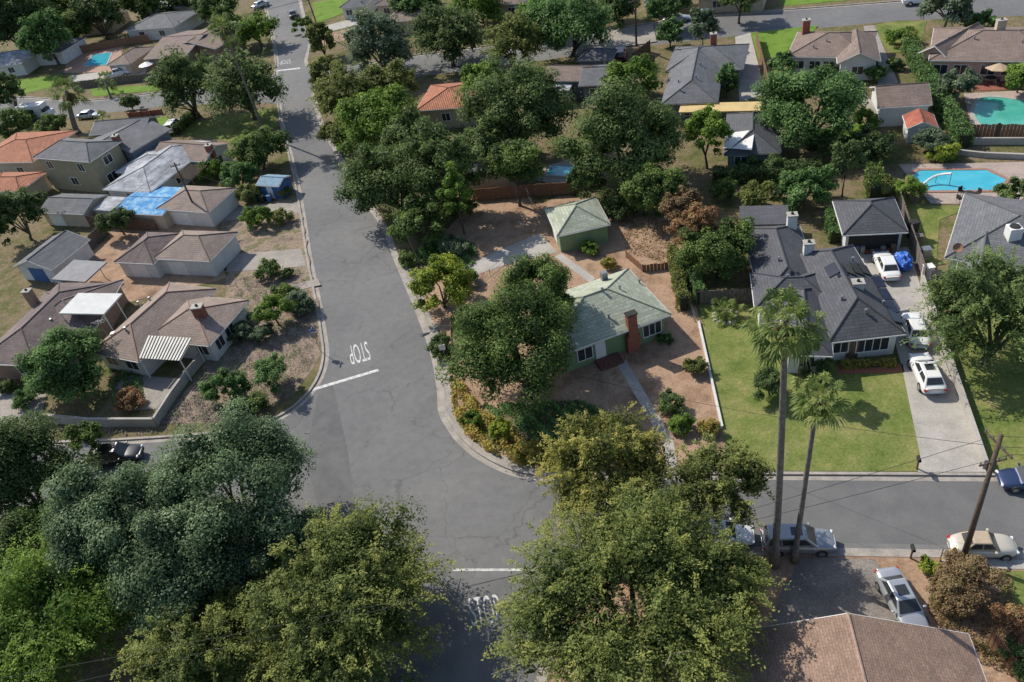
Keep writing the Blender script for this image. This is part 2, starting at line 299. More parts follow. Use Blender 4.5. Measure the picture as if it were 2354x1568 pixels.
# ---------- houses
def wing(root,A,B,Cp,ze,rh,kind='hip',ridge=None,over=.45,rm=None,wm=None,cap=None,walls=True,z0=.05):
    a,b,c=G(*A,ze),G(*B,ze),G(*Cp,ze); u=b-a; L=u.length; u.normalize(); v=Vector((-u.y,u.x,0)); D=(c-b).dot(v)
    if D<0: D=-D; v=-v
    P=lambda s,t,z:Vector((a.x+u.x*s+v.x*t,a.y+u.y*s+v.y*t,z))
    fr=dict(P=P,L=L,D=D,ov=over,ze=ze,root=root,u=u,v=v,a=a,rh=rh)
    al=ridge or ('u' if L>=D else 'v')
    if al=='u': ins=min(D/2,L/2-.1) if kind=='hip' else 0
    else: ins=min(L/2,D/2-.1) if kind=='hip' else 0
    fr['al']=al; fr['kind']=kind
    e=[P(0,0,ze),P(L,0,ze),P(L,D,ze),P(0,D,ze)]; zr=ze+rh
    if kind=='flat':
        fs=[[P(0,0,ze),P(L,0,ze),P(L,D,ze+rh),P(0,D,ze+rh)]]; r0=r1=None
    elif al=='u':
        r0,r1=P(ins,D/2,zr),P(L-ins,D/2,zr); fs=[[e[0],e[1],r1,r0],[e[2],e[3],r0,r1]]
        if kind=='hip': fs+=[[e[1],e[2],r1],[e[3],e[0],r0]]
    else:
        r0,r1=P(L/2,ins,zr),P(L/2,D-ins,zr); fs=[[e[1],e[2],r1,r0],[e[3],e[0],r0,r1]]
        if kind=='hip': fs+=[[e[0],e[1],r0],[e[2],e[3],r1]]
    mb=MB(); cnt={}
    key=lambda p:(round(p.x,3),round(p.y,3),round(p.z,3))
    for f in fs:
        ud=(f[1]-f[0]).normalized(); n=(f[1]-f[0]).cross(f[2]-f[1]).normalized(); vd=n.cross(ud)
        if n.z<0: vd=-vd
        mb.poly(f,[(p.dot(ud),p.dot(vd)) for p in f]); mb.poly([p-Vector((0,0,.17)) for p in f][::-1])
        for i in range(len(f)):
            k=frozenset((key(f[i]),key(f[(i+1)%len(f)]))); cnt.setdefault(k,[]).append((f[i],f[(i+1)%len(f)]))
    fb=MB()
    for k,l in cnt.items():
        if len(l)==1:
            p,q=l[0]; dz=Vector((0,0,.17)); mb.poly([p,p-dz,q-dz,q])
            if kind!='flat': fb.tube(p-dz*.6,q-dz*.6,.085,.085,4)
    roof=mb.build('roof',rm,root)
    if kind!='flat':
        fb.build('fascia',m_trim if wm is not m_bgw else m_metal,roof)
        cb=MB(); segs=[(r0,r1)] if (r0-r1).length>.3 else []
        if kind=='hip':
            segs+=[(e[0],r0),(e[3],r0),(e[1],r1),(e[2],r1)] if al=='u' else [(e[0],r0),(e[1],r0),(e[2],r1),(e[3],r1)]
        for p,q in segs: cb.tube(p,q,.08,.08,6)
        cb.build('ridge_cap',cap or rm,roof)
    if walls:
        mb=MB(); o=over; q=[P(o,o,0),P(L-o,o,0),P(L-o,D-o,0),P(o,D-o,0)]; mb.prism([(p.x,p.y) for p in q],z0,ze-.03,False)
        if kind=='gable':
            sl=rh/((D if al=='u' else L)/2)
            for k in (0,1):
                if al=='u': s=o if k==0 else L-o; t=[P(s,o,ze-.03),P(s,D-o,ze-.03),P(s,D-o,ze+sl*o-.19),P(s,D/2,zr-.19),P(s,o,ze+sl*o-.19)]
                else: s=o if k==0 else D-o; t=[P(o,s,ze-.03),P(L-o,s,ze-.03),P(L-o,s,ze+sl*o-.19),P(L/2,s,zr-.19),P(o,s,ze+sl*o-.19)]
                mb.poly(t)
        mb.build('wall',wm,root)
    return fr
def roofz(fr,s,t):
    L,D=fr['L'],fr['D']; hl=(D if fr['al']=='u' else L)/2
    k=min(s,L-s,t,D-t) if fr['kind']=='hip' else (min(t,D-t) if fr['al']=='u' else min(s,L-s))
    return fr['ze']+fr['rh']*min(1,max(k,0)/hl)
def onroof(fr,px,py):
    z=fr['ze']+fr['rh']*.5
    for _ in range(8):
        p=G(px,py,z); d=p-fr['a']; s=d.x*fr['u'].x+d.y*fr['u'].y; t=d.x*fr['v'].x+d.y*fr['v'].y; z=.5*z+.5*roofz(fr,s,t)
    return s,t,Vector((p.x,p.y,z))
def onwall(fr,side,s):
    o=fr['ov'];P=fr['P'];L=fr['L'];D=fr['D']
    if side=='f': return P(L*s,o,0),fr['u'],-fr['v']
    if side=='b': return P(L*s,D-o,0),fr['u'],fr['v']
    if side=='l': return P(o,D*s,0),fr['v'],-fr['u']
    return P(L-o,D*s,0),fr['v'],fr['u']
def slab(mb,c,d,n,w,h,z,t0,t1):
    a=c-d*w/2+n*t0; b=c+d*w/2+n*t0; e=c+d*w/2+n*t1; f=c-d*w/2+n*t1
    mb.prism([(p.x,p.y) for p in (a,b,e,f)],z,z+h,True,True)
def win(fr,side,s,z=1.0,w=1.4,h=1.1,mull=1,fm=None):
    c,d,n=onwall(fr,side,s); mb=MB(); t=.08
    slab(mb,c,d,n,w+2*t,t,z-t,.0,.07); slab(mb,c,d,n,w+2*t,t,z+h,0,.07)
    slab(mb,c-d*(w/2+t/2),d,n,t,h,z,0,.065); slab(mb,c+d*(w/2+t/2),d,n,t,h,z,0,.065)
    for k in range(mull): slab(mb,c+d*(w*(k+1)/(mull+1)-w/2),d,n,.06,h,z,.02,.06)
    f=mb.build('window',fm or m_trim,fr['root']); mb=MB(); slab(mb,c,d,n,w,h,z,.0,.035); mb.build('pane',m_glass,f); return f
def door(fr,side,s,w=.95,h=2.05,m=None,name='door'):
    c,d,n=onwall(fr,side,s); mb=MB(); slab(mb,c,d,n,w,h,.12,0,.05); o=mb.build(name,m or m_wood,fr['root'])
    if name=='garage_door':
        for k in range(4):
            pb=MB(); slab(pb,c,d,n,w-.2,h/4-.1,.12+h/4*k+.05,.05,.075); pb.build('door_panel',m or m_trim,o)
    return o
def rbox(root,name,px,py,z0,h,sx,sy,m,rot=0,lift=0):
    p=G(px,py,z0); mb=MB(); mb.box((p.x,p.y,z0-lift),sx,sy,h+lift,rot); return mb.build(name,m,root)
def chimney(root,px,py,z0,h,sx,sy,m,rot=0,lift=.8,cap=True):
    o=rbox(root,'chimney',px,py,z0,h,sx,sy,m,rot,lift); p=G(px,py,z0)
    if cap:
        mb=MB(); mb.box((p.x,p.y,z0+h),sx+.14,sy+.14,.12,rot); mb.build('chimney_cap',m_conc,o); mb=MB(); mb.tube((p.x,p.y,z0+h+.12),(p.x,p.y,z0+h+.32),.15,.12,8); mb.build('flue',m_dark,o)
    return o
def vents(root,lst,z,fr=None):
    for x,y in lst:
        p=G(x,y,z) if fr is None else onroof(fr,x,y)[2]; z1=p.z; mb=MB(); mb.tube((p.x,p.y,z1-.4),(p.x,p.y,z1+.35),.09,.09,8); mb.tube((p.x,p.y,z1+.35),(p.x,p.y,z1+.45),.16,.12,8); mb.build('roof_vent',m_metal,root)
def house(label,px,py,cat='house',name='house'):
    p=G(px,py,.12); return thing(name,label,cat,(p.x,p.y,.12))
R_green=roofmat('green shingle',(.43,.45,.36),(.30,.33,.245),(.24,.26,.19),.8,.33,blot=.15)
R_char=roofmat('charcoal shingle',(.078,.08,.092),(.097,.099,.11),(.05,.051,.058),.9,.3,blot=.15)
R_brown=roofmat('brown shingle',(.24,.175,.145),(.195,.145,.12),(.14,.105,.09),blot=.2)
R_tan=roofmat('tan shingle',(.30,.23,.19),(.245,.19,.16),(.17,.135,.11),blot=.2)
R_purple=roofmat('purple brown shingle',(.18,.133,.127),(.14,.105,.10),(.095,.075,.075),blot=.3)
R_grey=roofmat('grey shingle',(.155,.157,.168),(.125,.128,.137),(.085,.087,.092),blot=.2)
R_lgrey=roofmat('pale patched roof',(.42,.43,.46),(.27,.28,.31),(.25,.25,.26),1.5,.5,blot=.5)
R_oran=roofmat('orange tile',(.50,.20,.11),(.40,.16,.09),(.25,.09,.05),.5,.4,True,blot=.2)
R_red=roofmat('red roof',(.42,.13,.08),(.36,.11,.07),(.25,.08,.05))
R_rus=roofmat('russet shingle',(.31,.205,.15),(.24,.16,.12),(.16,.11,.08),.4,.17,blot=.2)
m_gwall=mat('sage green stucco',(.20,.29,.15),(.17,.25,.13),1,.9,6,.08)
m_ww=mat('white stucco',(.62,.62,.60),(.55,.55,.53),1,.9,6,.06)
m_pink=mat('pink stucco',(.55,.37,.30),(.48,.32,.26),1,.9,6,.06)
m_tanw=mat('tan stucco',(.33,.29,.19),(.28,.25,.17),1,.9,6,.06)
m_cream=mat('cream stucco',(.50,.42,.32),(.44,.36,.27),1,.9,6,.06)
m_bgw=mat('blue grey siding',(.16,.18,.21),(.13,.15,.18),1,.9,6,.06)
m_bluew=mat('blue painted wood',(.05,.13,.30),(.04,.10,.24),1,.8,6,.1)
m_cream2=mat('brick tan wall',(.30,.20,.15),(.24,.16,.12),3,.9,10,.15)
# green house
h=house('sage green bungalow with mottled green roof and brick chimney at the corner',1400,800)
w1=wing(h,(1290,815),(1543,722),(1455,613),2.9,1.9,'hip','u',.5,R_green,m_gwall)
win(w1,'f',.84,.9,1.8,1.3,2)
door(w1,'f',.36,1.0,2.1,m_white); win(w1,'f',.22,.9,1.4,1.3,1)
for s in(.3,.7):win(w1,'r',s,1.1,1.3,1.1)
p,d,n=onwall(w1,'f',.645); mb=MB(); rr=math.atan2(d.y,d.x); q=p+n*.3
mb.box((q.x,q.y,.1),1.25,.6,1.9,rr); mb.box((q.x,q.y,2.0),.9,.58,2.4,rr); o=mb.build('chimney',m_brick,h); mb=MB(); mb.box((q.x,q.y,4.4),1.05,.72,.12,rr); mb.build('chimney_cap',m_dark,o)
p,d,n=onwall(w1,'f',.40); mb=MB(); q=p+n*.8; mb.box((q.x,q.y,.1),2.3,1.4,.35,rr); mb.build('porch',mat('dark porch brick',(.17,.075,.055),(.12,.055,.045),5,.9,12,.2),h)
for ks in((0,1,2),(5,6)):
    mb=MB()
    for k in ks: q=p+n*1.5+d*(-1.2+.4*k); mb.tube((q.x,q.y,.45),(q.x,q.y,1.3),.03)
    a=p+n*1.5+d*(-1.2+.4*ks[0]);b=p+n*1.5+d*(-1.2+.4*ks[-1]); mb.tube((a.x,a.y,1.3),(b.x,b.y,1.3),.035)
    mb.build('porch_railing',mat('dark red paint',(.16,.03,.03)),h)
vents(h,[(1385,670),(1425,665),(1470,650),(1400,730)],4,w1); chimney(h,1388,632,4.0,.35,.6,.5,m_metal,rr,.5,False)
# green garage
h=house('small sage green garage with pale green pyramid roof',1320,560,'garage','garage')
w2=wing(h,(1280,543),(1403,515),(1335,460),2.5,1.4,'hip',None,.3,R_green,m_gwall)
door(w2,'l',.5,2.6,2.0,m_white,'garage_door')
# charcoal house
h=house('large charcoal roofed house with solar panels and white chimneys',1900,760)
wa=wing(h,(1748,690),(1895,680),(1838,515),2.7,1.5,'hip','v',.5,R_char,m_ww)
wb=wing(h,(1905,787),(2083,767),(1968,562),2.71,1.9,'hip','v',.5,R_char,m_ww)
wc=wing(h,(1800,815),(1915,818),(1860,660),2.69,1.2,'hip','v',.5,R_char,m_ww)
wd_=wing(h,(1735,710),(1930,705),(1900,620),2.72,1.3,'hip','u',.5,R_char,m_ww)
wing(h,(1700,517),(1815,515),(1813,474),2.6,.15,'flat',None,.15,R_char,m_ww)
win(wb,'f',.62,.8,2.6,1.3,3); win(wb,'f',.2,1,1.2,1.1); win(wb,'r',.2,1,1.2,1.1); win(wb,'r',.5,1,1.2,1.1); win(wc,'f',.5,1,1.2,1.1); door(wb,'f',.36,1,2.05,m_wood)
for x,y in((1820,512),(1858,577),(1970,668)): chimney(h,x,y,3.7,.9,.9,.75,m_ww,0,.9)
vents(h,[(1790,600),(1810,640)],3.9,wa); vents(h,[(1935,690),(1990,720),(1960,600),(2030,700)],3.9,wb)
m_sol=mat('solar panel',(.012,.014,.03),(.02,.022,.04),1,.15,3,0)
for fr,lst in((wb,[(1912,622),(1932,621),(1951,620),(1970,620),(1988,620),(2020,650),(2035,680),(2048,708),(2058,730)]),(wa,[(1830,645)])):
    for x,y in lst:
        s,t,p=onroof(fr,x,y); mb=MB(); q=[]
        for ds,dt in((-.42,-.8),(.42,-.8),(.42,.8),(-.42,.8)): P_=fr['P'](s+ds,t+dt,0); P_.z=roofz(fr,s+ds,t+dt)+.12; q.append(P_)
        mb.poly(q); dz=Vector((0,0,.06)); mb.poly([a-dz for a in q][::-1])
        for k in range(4): mb.poly([q[k]-dz,q[(k+1)%4]-dz,q[(k+1)%4],q[k]])
        mb.build('solar_panel',m_sol,h)
h=house('open charcoal roofed garage at the end of the driveway',2010,560,'garage','garage')
wg=wing(h,(1938,540),(2088,533),(2060,453),2.6,1.5,'hip',None,.4,R_char,m_ww)
c,d,n=onwall(wg,'f',.5); mb=MB(); slab(mb,c,d,n,4.6,2.1,.13,-.01,.03); mb.build('interior_shade_panel',m_dark,h)  # near-black slab on the closed wall, shade of the garage interior as colour
for i in range(9):
    q=c+d*(-1.9+.48*i)+n*.25; mb=MB(); mb.box((q.x,q.y,.13),.4,.35,random.uniform(.4,1.3),random.uniform(-.2,.2))
    o=mb.build('storage_box',mat('box colour %d'%(i%4),[(.25,.17,.09),(.10,.12,.2),(.3,.28,.24),(.2,.05,.04)][i%4])); tag(o,'storage box stacked in the open garage, number %s from the left'%['one','two','three','four','five','six','seven','eight','nine'][i],'box','boxes in the open garage')
h=house('grey roofed house half hidden by the tree at the right edge',2280,620)
w5=wing(h,(2172,592),(2480,640),(2440,470),2.8,1.8,'hip','u',.5,R_grey,m_ww); w5b=wing(h,(2195,640),(2300,655),(2280,560),2.6,1.2,'gable','v',.4,R_grey,m_ww)
win(w5b,'f',.5); win(w5,'l',.5)
h=house('pink stucco house with brown roof at the upper right',2250,150)
w6=wing(h,(2135,138),(2460,142),(2440,62),3,1.7,'hip','u',.5,R_brown,m_pink); w6b=wing(h,(2112,120),(2180,135),(2175,60),3.02,1.3,'gable','v',.5,R_brown,m_pink)
for s in(.1,.25,.45,.6):win(w6,'f',s,1,1.6,1.2)
chimney(h,2298,68,4.4,1.2,1.1,.8,m_cream,0); vents(h,[(2180,92),(2240,90),(2350,98)],4.2,w6)
h=house('brown roofed cream house with front gable, upper right centre',1900,140)
w7=wing(h,(1808,130),(2000,132),(1995,72),2.9,1.6,'hip','u',.5,R_brown,m_ww); w7b=wing(h,(1925,145),(2025,140),(1990,85),2.92,1.3,'gable','v',.5,R_brown,m_ww)
for s in(.15,.35,.52):win(w7,'f',s,1,1.4,1.1)
win(w7b,'f',.5); chimney(h,1852,72,3.6,1.6,1,.8,m_brick,0)
vents(h,[(1900,95),(1870,110)],4,w7)
h=house('small white outbuilding with brown roof below the brown roofed house',2070,260,'garage','garage')
w8=wing(h,(2018,248),(2143,240),(2130,190),2.8,1.4,'gable','u',.3,R_brown,m_ww)
h=house('little white shed with red roof',2115,310,'shed','shed')
w9=wing(h,(2085,295),(2157,292),(2135,262),2.1,.8,'gable','v',.2,R_red,m_ww); door(w9,'f',.5,.8,1.7,m_ww)
h=house('grey roofed house beside the pale driveway, upper centre right',1600,220)
w10=wing(h,(1530,165),(1708,160),(1695,102),2.9,1.7,'hip','u',.5,R_grey,m_bgw); w10b=wing(h,(1520,240),(1650,235),(1640,110),2.92,1.6,'hip','v',.5,R_grey,m_bgw)
win(w10b,'f',.5); win(w10,'r',.5); chimney(h,1640,95,3.9,1.1,.9,.8,m_brick); vents(h,[(1560,190),(1600,180),(1565,210),(1610,150)],4,w10b)
h=house('grey brown roofed house with blue grey siding left of the grey roofed house',1330,230)
w11=wing(h,(1245,185),(1350,187),(1355,150),3.2,1.1,'gable','u',.5,R_brown,m_bgw); w11b=wing(h,(1330,198),(1402,195),(1400,148),3.0,1.2,'gable','u',.5,R_grey,m_bgw)
w11c=wing(h,(1250,208),(1308,208),(1308,180),2.5,.5,'flat',None,.3,R_lgrey,m_bgw)
win(w11c,'f',.5,1,1.4,1.1); win(w11b,'f',.5,1.2,1.6,1.1)
h=house('dark hipped pavilion roof behind the blue grey house',1365,140,'pavilion','pavilion'); wing(h,(1325,140),(1405,138),(1398,115),2.8,1.1,'hip',None,.4,R_char,m_bgw)
h=house('orange tiled house showing between the central trees',1010,260); w12=wing(h,(955,255),(1085,245),(1075,188),3.4,1.2,'hip','u',.4,R_oran,m_cream); win(w12,'f',.5,1.4,1.2,1.1)
h=house('cream cottage hidden behind the central trees',1100,420); w12=wing(h,(1050,400),(1180,392),(1160,300),3.0,1.3,'hip','u',.4,R_grey,m_cream); win(w12,'f',.3,1.0,1.2,1.1)
h=house('dark roofed outbuilding with white tarp right of the slender tree',1720,350)
w13=wing(h,(1665,356),(1795,352),(1760,258),2.6,1.5,'hip','v',.4,R_char,m_bgw); win(w13,'f',.3)
mb=MB(); mb.poly([G(1662,340,2.95),G(1728,345,3.2),G(1735,298,4.0),G(1680,305,3.6)]); mb.build('tarp',m_white,h)
h=house('yellow canopy roof between the dark roofs',1650,260,'canopy','canopy'); mt=mat('yellow canvas',(.62,.45,.20),(.52,.38,.17),1,.8,6,.08)
wing(h,(1560,258),(1748,254),(1742,235),2.6,.1,'flat',None,.1,mt,m_ww,walls=False)
def posts(h,lst,z,m=None,r=.06,zt=None):
    for x,y in lst: q=G(x,y,z); mb=MB(); mb.tube((q.x,q.y,.1),(q.x,q.y,zt or z-.12),r); mb.build('post',m or m_trim,h)
posts(h,((1565,257),(1745,253),(1560,238),(1738,236)),2.6,m_woodg)
for A,B,Cq,rm,lb in [((880,50),(985,45),(975,10),R_brown,'brown roofed house at the top centre'),((1110,12),(1200,8),(1190,-20),R_brown,'brown roofed house cut by the top edge'),((860,12),(940,8),(930,-20),R_purple,'small dark roofed house at the top edge right of the street'),((1480,5),(1560,0),(1550,-30),R_grey,'grey roofed house at the top edge by the pole'),((1600,-5),(1760,-12),(1740,-60),R_brown,'brown house at the top edge by the bushes')]:
    h=house(lb,B[0]-30,B[1]+15); f=wing(h,A,B,Cq,2.9,1.5,'hip',None,.4,rm,m_cream); win(f,'f',.3); win(f,'f',.7)
# left houses
h=house('tan roofed house with corrugated patio cover, lower left',380,820)
m_rdg=mat('terracotta ridge',(.38,.21,.15))
l1=wing(h,(205,810),(318,832),(400,650),2.7,1.6,'hip','v',.5,R_tan,m_ww,m_rdg)
l1b=wing(h,(330,780),(480,795),(512,685),2.72,1.4,'hip','u',.5,R_tan,m_ww,m_rdg)
win(l1,'f',.3); win(l1,'f',.7,.9,1.6); win(l1b,'r',.5); win(l1b,'r',.25,.9,1.2,1.2); win(l1b,'f',.8)
m_corr=mat('corrugated metal',(.42,.42,.40),(.33,.33,.32),1,.6,6,.1,.1)
m_corrd=mat('corrugated metal groove',(.14,.14,.14),(.10,.10,.10),1,.8,6,.1)
o=MB(); o2=MB(); a,b,c,dd=G(320,824,2.8),G(415,830,2.8),G(443,778,3.3),G(342,772,3.3)
for k in range(14):
    t0,t1=k/14,(k+.55)/14; q=[a.lerp(b,t0),a.lerp(b,t1),dd.lerp(c,t1),dd.lerp(c,t0)]; o.poly([x+Vector((0,0,.06)) for x in q])
    t2=(k+1)/14; q2=[a.lerp(b,t1),a.lerp(b,t2),dd.lerp(c,t2),dd.lerp(c,t1)]; o2.poly(q2)
o=o.build('patio_cover',m_corr,h); o2.build('groove',m_corrd,o)
for q in(a,b,c): mb=MB(); mb.tube((q.x,q.y,.1),(q.x,q.y,2.7),.07); mb.build('post',m_trim,h)
chimney(h,470,740,2.9,2.0,1.1,.8,m_brick,.1,2.7); chimney(h,262,772,3.4,.4,.4,.4,m_metal,0,.5,False)
vents(h,[(290,760),(320,700),(345,690)],3.8,l1)
q=G(240,760,4.1); mb=MB(); mb.tube(q-Vector((0,0,.8)),q+Vector((0,0,1.4)),.03)
for k in range(5): mb.tube(q+Vector((-.7+.1*k,.1*k-.3,1.3-.15*(k%3))),q+Vector((.7-.1*k,.3-.1*k,1.3-.15*(k%3))),.02)
mb.build('antenna',m_metal,h)
h=house('dark purple brown roofed house at the left edge',90,760)
l2=wing(h,(-60,835),(80,840),(160,650),2.7,1.6,'hip','v',.5,R_purple,m_cream2); l2b=wing(h,(20,790),(215,760),(235,650),2.73,1.4,'hip','u',.5,R_purple,m_cream2)
win(l2,'f',.7,.9,1.8,1.2,2); chimney(h,75,690,3.4,1.3,.9,.7,m_cream2); vents(h,[(120,740),(60,760)],3.9,l2b)
h=house('flat white patio roof between the two lower left houses',200,720,'patio cover','patio_cover'); wing(h,(135,720),(238,722),(265,676),4.3,.1,'flat',None,.1,m_ww,m_ww,walls=False)
posts(h,((138,719),(236,720),(260,680)),4.3)
m_corr2=mat('dull metal sheet',(.24,.24,.25),(.19,.19,.2),1,.8,6,.1,0)
h=house('pale flat carport roof beside the blue door shed',180,640,'carport','carport'); wing(h,(118,642),(195,648),(225,602),2.4,.1,'flat',None,.1,m_corr2,m_ww,walls=False)
posts(h,((120,641),(193,646),(222,604)),2.4,m_metal,.05)
h=house('left half of the twin garage with darker brown roof',310,620,'garage','garage'); f=wing(h,(262,602),(352,606),(400,535),2.5,1.2,'hip',None,.3,R_purple,m_ww); door(f,'f',.5,2.5,2,m_trim,'garage_door')
h=house('right half of the twin garage with lighter tan roof',430,620,'garage','garage'); f=wing(h,(350,594),(482,600),(515,532),2.6,1.4,'hip',None,.3,R_tan,m_ww); door(f,'f',.35,2.5,2,m_trim,'garage_door')
h=house('grey roofed shed with blue doors at the left',90,640,'shed','shed'); f=wing(h,(30,612),(118,620),(178,548),2.4,1.2,'gable','v',.3,R_grey,m_ww); door(f,'f',.5,2.6,2,m_bluew,'garage_door')
h=house('grey white garage beside the blue tarp',440,510,'garage','garage'); f=wing(h,(358,480),(478,488),(508,430),2.6,1.2,'hip',None,.3,R_tan,m_ww); door(f,'f',.4,3,2,m_trim,'garage_door')
m_tarp=mat('blue tarp',(.07,.26,.52),(.26,.44,.60),.9,.95,5,.3,bp=.7,lo=.45,hi=.62)
h=house('low building under a bright blue tarp',320,500,'shed','shed'); f=wing(h,(258,489),(372,494),(402,430),2.45,.45,'gable','u',.2,m_tarp,m_cream)
h=house('low lean to with pale sheeting left of the blue tarp',240,480,'shed','shed'); f=wing(h,(212,482),(255,485),(275,455),2.2,.2,'flat',None,.1,R_lgrey,m_cream)
h=house('small dark grey roofed garage left of the blue tarp',150,500,'garage','garage'); f=wing(h,(88,488),(190,492),(228,447),2.4,.9,'gable','u',.3,R_grey,m_cream); door(f,'f',.3,2.4,2,m_trim,'garage_door')
h=house('house with patched white and grey roof, left of the round dense tree',370,400)
f=wing(h,(235,435),(345,442),(420,322),2.8,1.3,'hip','v',.4,R_lgrey,m_ww); f2=wing(h,(345,362),(470,372),(515,328),2.83,1.1,'gable','u',.4,R_brown,m_ww); win(f2,'r',.5); chimney(h,485,350,3.2,1.1,.9,.8,m_brick)
f3=wing(h,(265,395),(390,400),(440,345),2.81,1.0,'hip','u',.4,R_lgrey,m_ww); win(f,'r',.4); win(f,'f',.5)
h=house('wooden slatted pergola right of the patched roof',440,400,'pergola','pergola'); a,b,c,dd=G(378,405,2.6),G(440,410,2.6),G(475,380,2.6),G(405,378,2.6)
mb=MB()
for k in range(16): t=k/15; p,q=a.lerp(b,t),dd.lerp(c,t); mb.tube(p,q,.05,.05,4)
mb.tube(a-Vector((0,0,.1)),b-Vector((0,0,.1)),.07);mb.tube(dd-Vector((0,0,.1)),c-Vector((0,0,.1)),.07); mb.build('slats',m_wood,h)
for q in(a,b,c,dd): mb=MB(); mb.tube((q.x,q.y,.1),(q.x,q.y,2.6),.08,.08,4); mb.build('post',m_wood,h)
h=house('two storey olive tan house at the left',170,420)
f=wing(h,(75,362),(205,372),(240,322),5.6,1.3,'hip',None,.4,R_grey,m_tanw)
for s in(.2,.75):win(f,'f',s,3.7,1.2,1.2)
win(f,'f',.5,1.2,1.4,1.2); win(f,'r',.5,3.7,1.5,1.2); win(f,'r',.4,1,1.8,1.4)
f=wing(h,(195,330),(300,350),(352,290),4.2,1.3,'gable','v',.4,R_grey,m_bgw); win(f,'f',.5,2,1.3,1.1); f=wing(h,(205,310),(330,300),(335,270),4.6,1.1,'gable','u',.4,R_grey,m_tanw); chimney(h,275,335,4.6,1.6,.9,.8,m_brick)
h=house('orange tiled house at the left edge',40,400); f=wing(h,(-70,375),(75,372),(162,300),3.4,1.2,'hip',None,.4,R_oran,m_cream); win(f,'f',.7,1.2,1.2,1.1); win(f,'r',.4,1.2,1.2,1.1)
f=wing(h,(-60,440),(45,440),(90,395),2.8,.8,'hip',None,.3,R_oran,m_cream)
h=house('low brown roofed garage with white doors, upper left',270,165,'garage','garage'); f=wing(h,(245,150),(298,146),(350,108),2.6,1.0,'hip',None,.3,R_brown,m_cream); door(f,'f',.5,2.5,2,m_trim,'garage_door')
h=house('brown timbered house with gable, upper left',400,130); f=wing(h,(330,135),(425,130),(500,66),3.2,1.5,'gable','u',.4,R_brown,m_cream2); f2=wing(h,(380,110),(495,112),(508,72),3.22,1.3,'gable','v',.4,R_brown,m_cream2); win(f,'f',.3); win(f2,'f',.5,1.2,1.6,1.2)
for A,B,Cq,rm,wm,lb in [((285,70),(400,62),(478,20),R_grey,m_ww,'long grey roofed house at the upper left'),((25,130),(140,120),(165,88),R_grey,m_ww,'grey roofed white house in the upper left corner'),((-60,160),(50,145),(70,110),R_lgrey,m_ww,'pale roofed house at the left edge near the top'),((320,25),(430,15),(470,-20),R_lgrey,m_cream,'pale grey roofed house at the top left'),((170,60),(250,50),(290,20),R_purple,m_cream,'dark roofed house among the upper left trees'),((780,18),(840,12),(850,-20),R_grey,m_ww,'small grey roofed house at the top by the bright verge')]:
    h=house(lb,B[0]-30,B[1]+15); f=wing(h,A,B,Cq,2.8,1.3,'hip',None,.4,rm,wm); win(f,'f',.3); win(f,'f',.7); vents(h,[((A[0]+B[0]+2*Cq[0])/4,(A[1]+B[1]+2*Cq[1])/4+8)],4,f)
h=house('small blue roofed shed beside the street',615,430,'shed','shed'); f=wing(h,(588,425),(640,428),(648,402),2.2,.5,'gable','u',.15,mat('blue grey roof',(.20,.32,.42),(.15,.25,.33)),m_bluew); door(f,'f',.5,.9,1.8,m_white)
h=house('russet roofed house in the lower right corner',2000,1568)
f=wing(h,(1700,1720),(2330,1735),(2215,1457),3,2.2,'gable','v',.5,R_rus,m_cream,mat('ridge tan',(.38,.26,.2)))
# ---------- fences & walls
def fence(pts,ht,m,label,cat='fence',th=.06,post=2.4,name='fence',ptm=None,postw=.1):
    P=[G(x,y,.12) for x,y in pts]; r=thing(name,label,cat,P[0])
    for i in range(len(P)-1):
        a,b=P[i],P[i+1]; d=b-a; L=d.length; an=math.atan2(d.y,d.x); mb=MB()
        if cat=='fence':
            nb=max(1,int(L/.35)); rr=random.Random(i+int(pts[0][0]))
            for k in range(nb):
                q=a.lerp(b,(k+.5)/nb); mb.box((q.x,q.y,.06),L/nb-.03,th,ht+rr.uniform(-.05,.05),an)
        else: mb.box(((a.x+b.x)/2,(a.y+b.y)/2,.06),L,th,ht,an)
        mb.build('panel' if cat=='fence' else 'wall_section',m,r)
        if post:
            n=max(1,int(L/post))
            for k in range(n+1): 
                q=a.lerp(b,k/n); mb=MB(); mb.box((q.x,q.y,.05),postw,postw,ht+.1,an); mb.build('post',ptm or m,r)
    return r
def wire_fence(pts,ht,label,m=m_metal):
    P=[G(x,y,.12) for x,y in pts]; r=thing('wire_fence',label,'fence',P[0]); ms=MB()
    for i in range(len(P)-1):
        a,b=P[i],P[i+1]; L=(b-a).length; n=max(1,int(L/2.2))
        for k in range(n+1): q=a.lerp(b,k/n); mb=MB(); mb.tube(q,q+Vector((0,0,ht)),.035); mb.build('post',m,r)
        for z in(.1,ht*.5,ht): ms.tube(a+Vector((0,0,z)),b+Vector((0,0,z)),.018,.018,4)
        for k in range(int(L/.4)): q=a.lerp(b,k*.4/L); ms.tube(q,q+Vector((0,0,ht)),.008,.008,3)
    ms.build('mesh',m,r)
m_wood_r=mat('red brown fence boards',(.26,.14,.08),(.17,.09,.055),3,.85,15,.3)
fence([(1660,985),(1606,742)],.35,m_ww,'low white garden wall between dirt yard and lawn','garden wall',.2,0,'garden_wall')
fence([(1440,592),(1478,625),(1536,618)],.9,m_wood_r,'short brown picket fence behind the green house')
fence([(1600,700),(1665,698),(1728,695)],1.7,m_woodg,'grey wooden fence left of the charcoal house')
fence([(2118,650),(2180,835),(2262,1078)],1.0,m_conc,'pale concrete wall along the long driveway','wall',.25,0,'garden_wall')
fence([(2064,470),(2122,650)],1.8,m_woodg,'wooden fence beside the open garage')
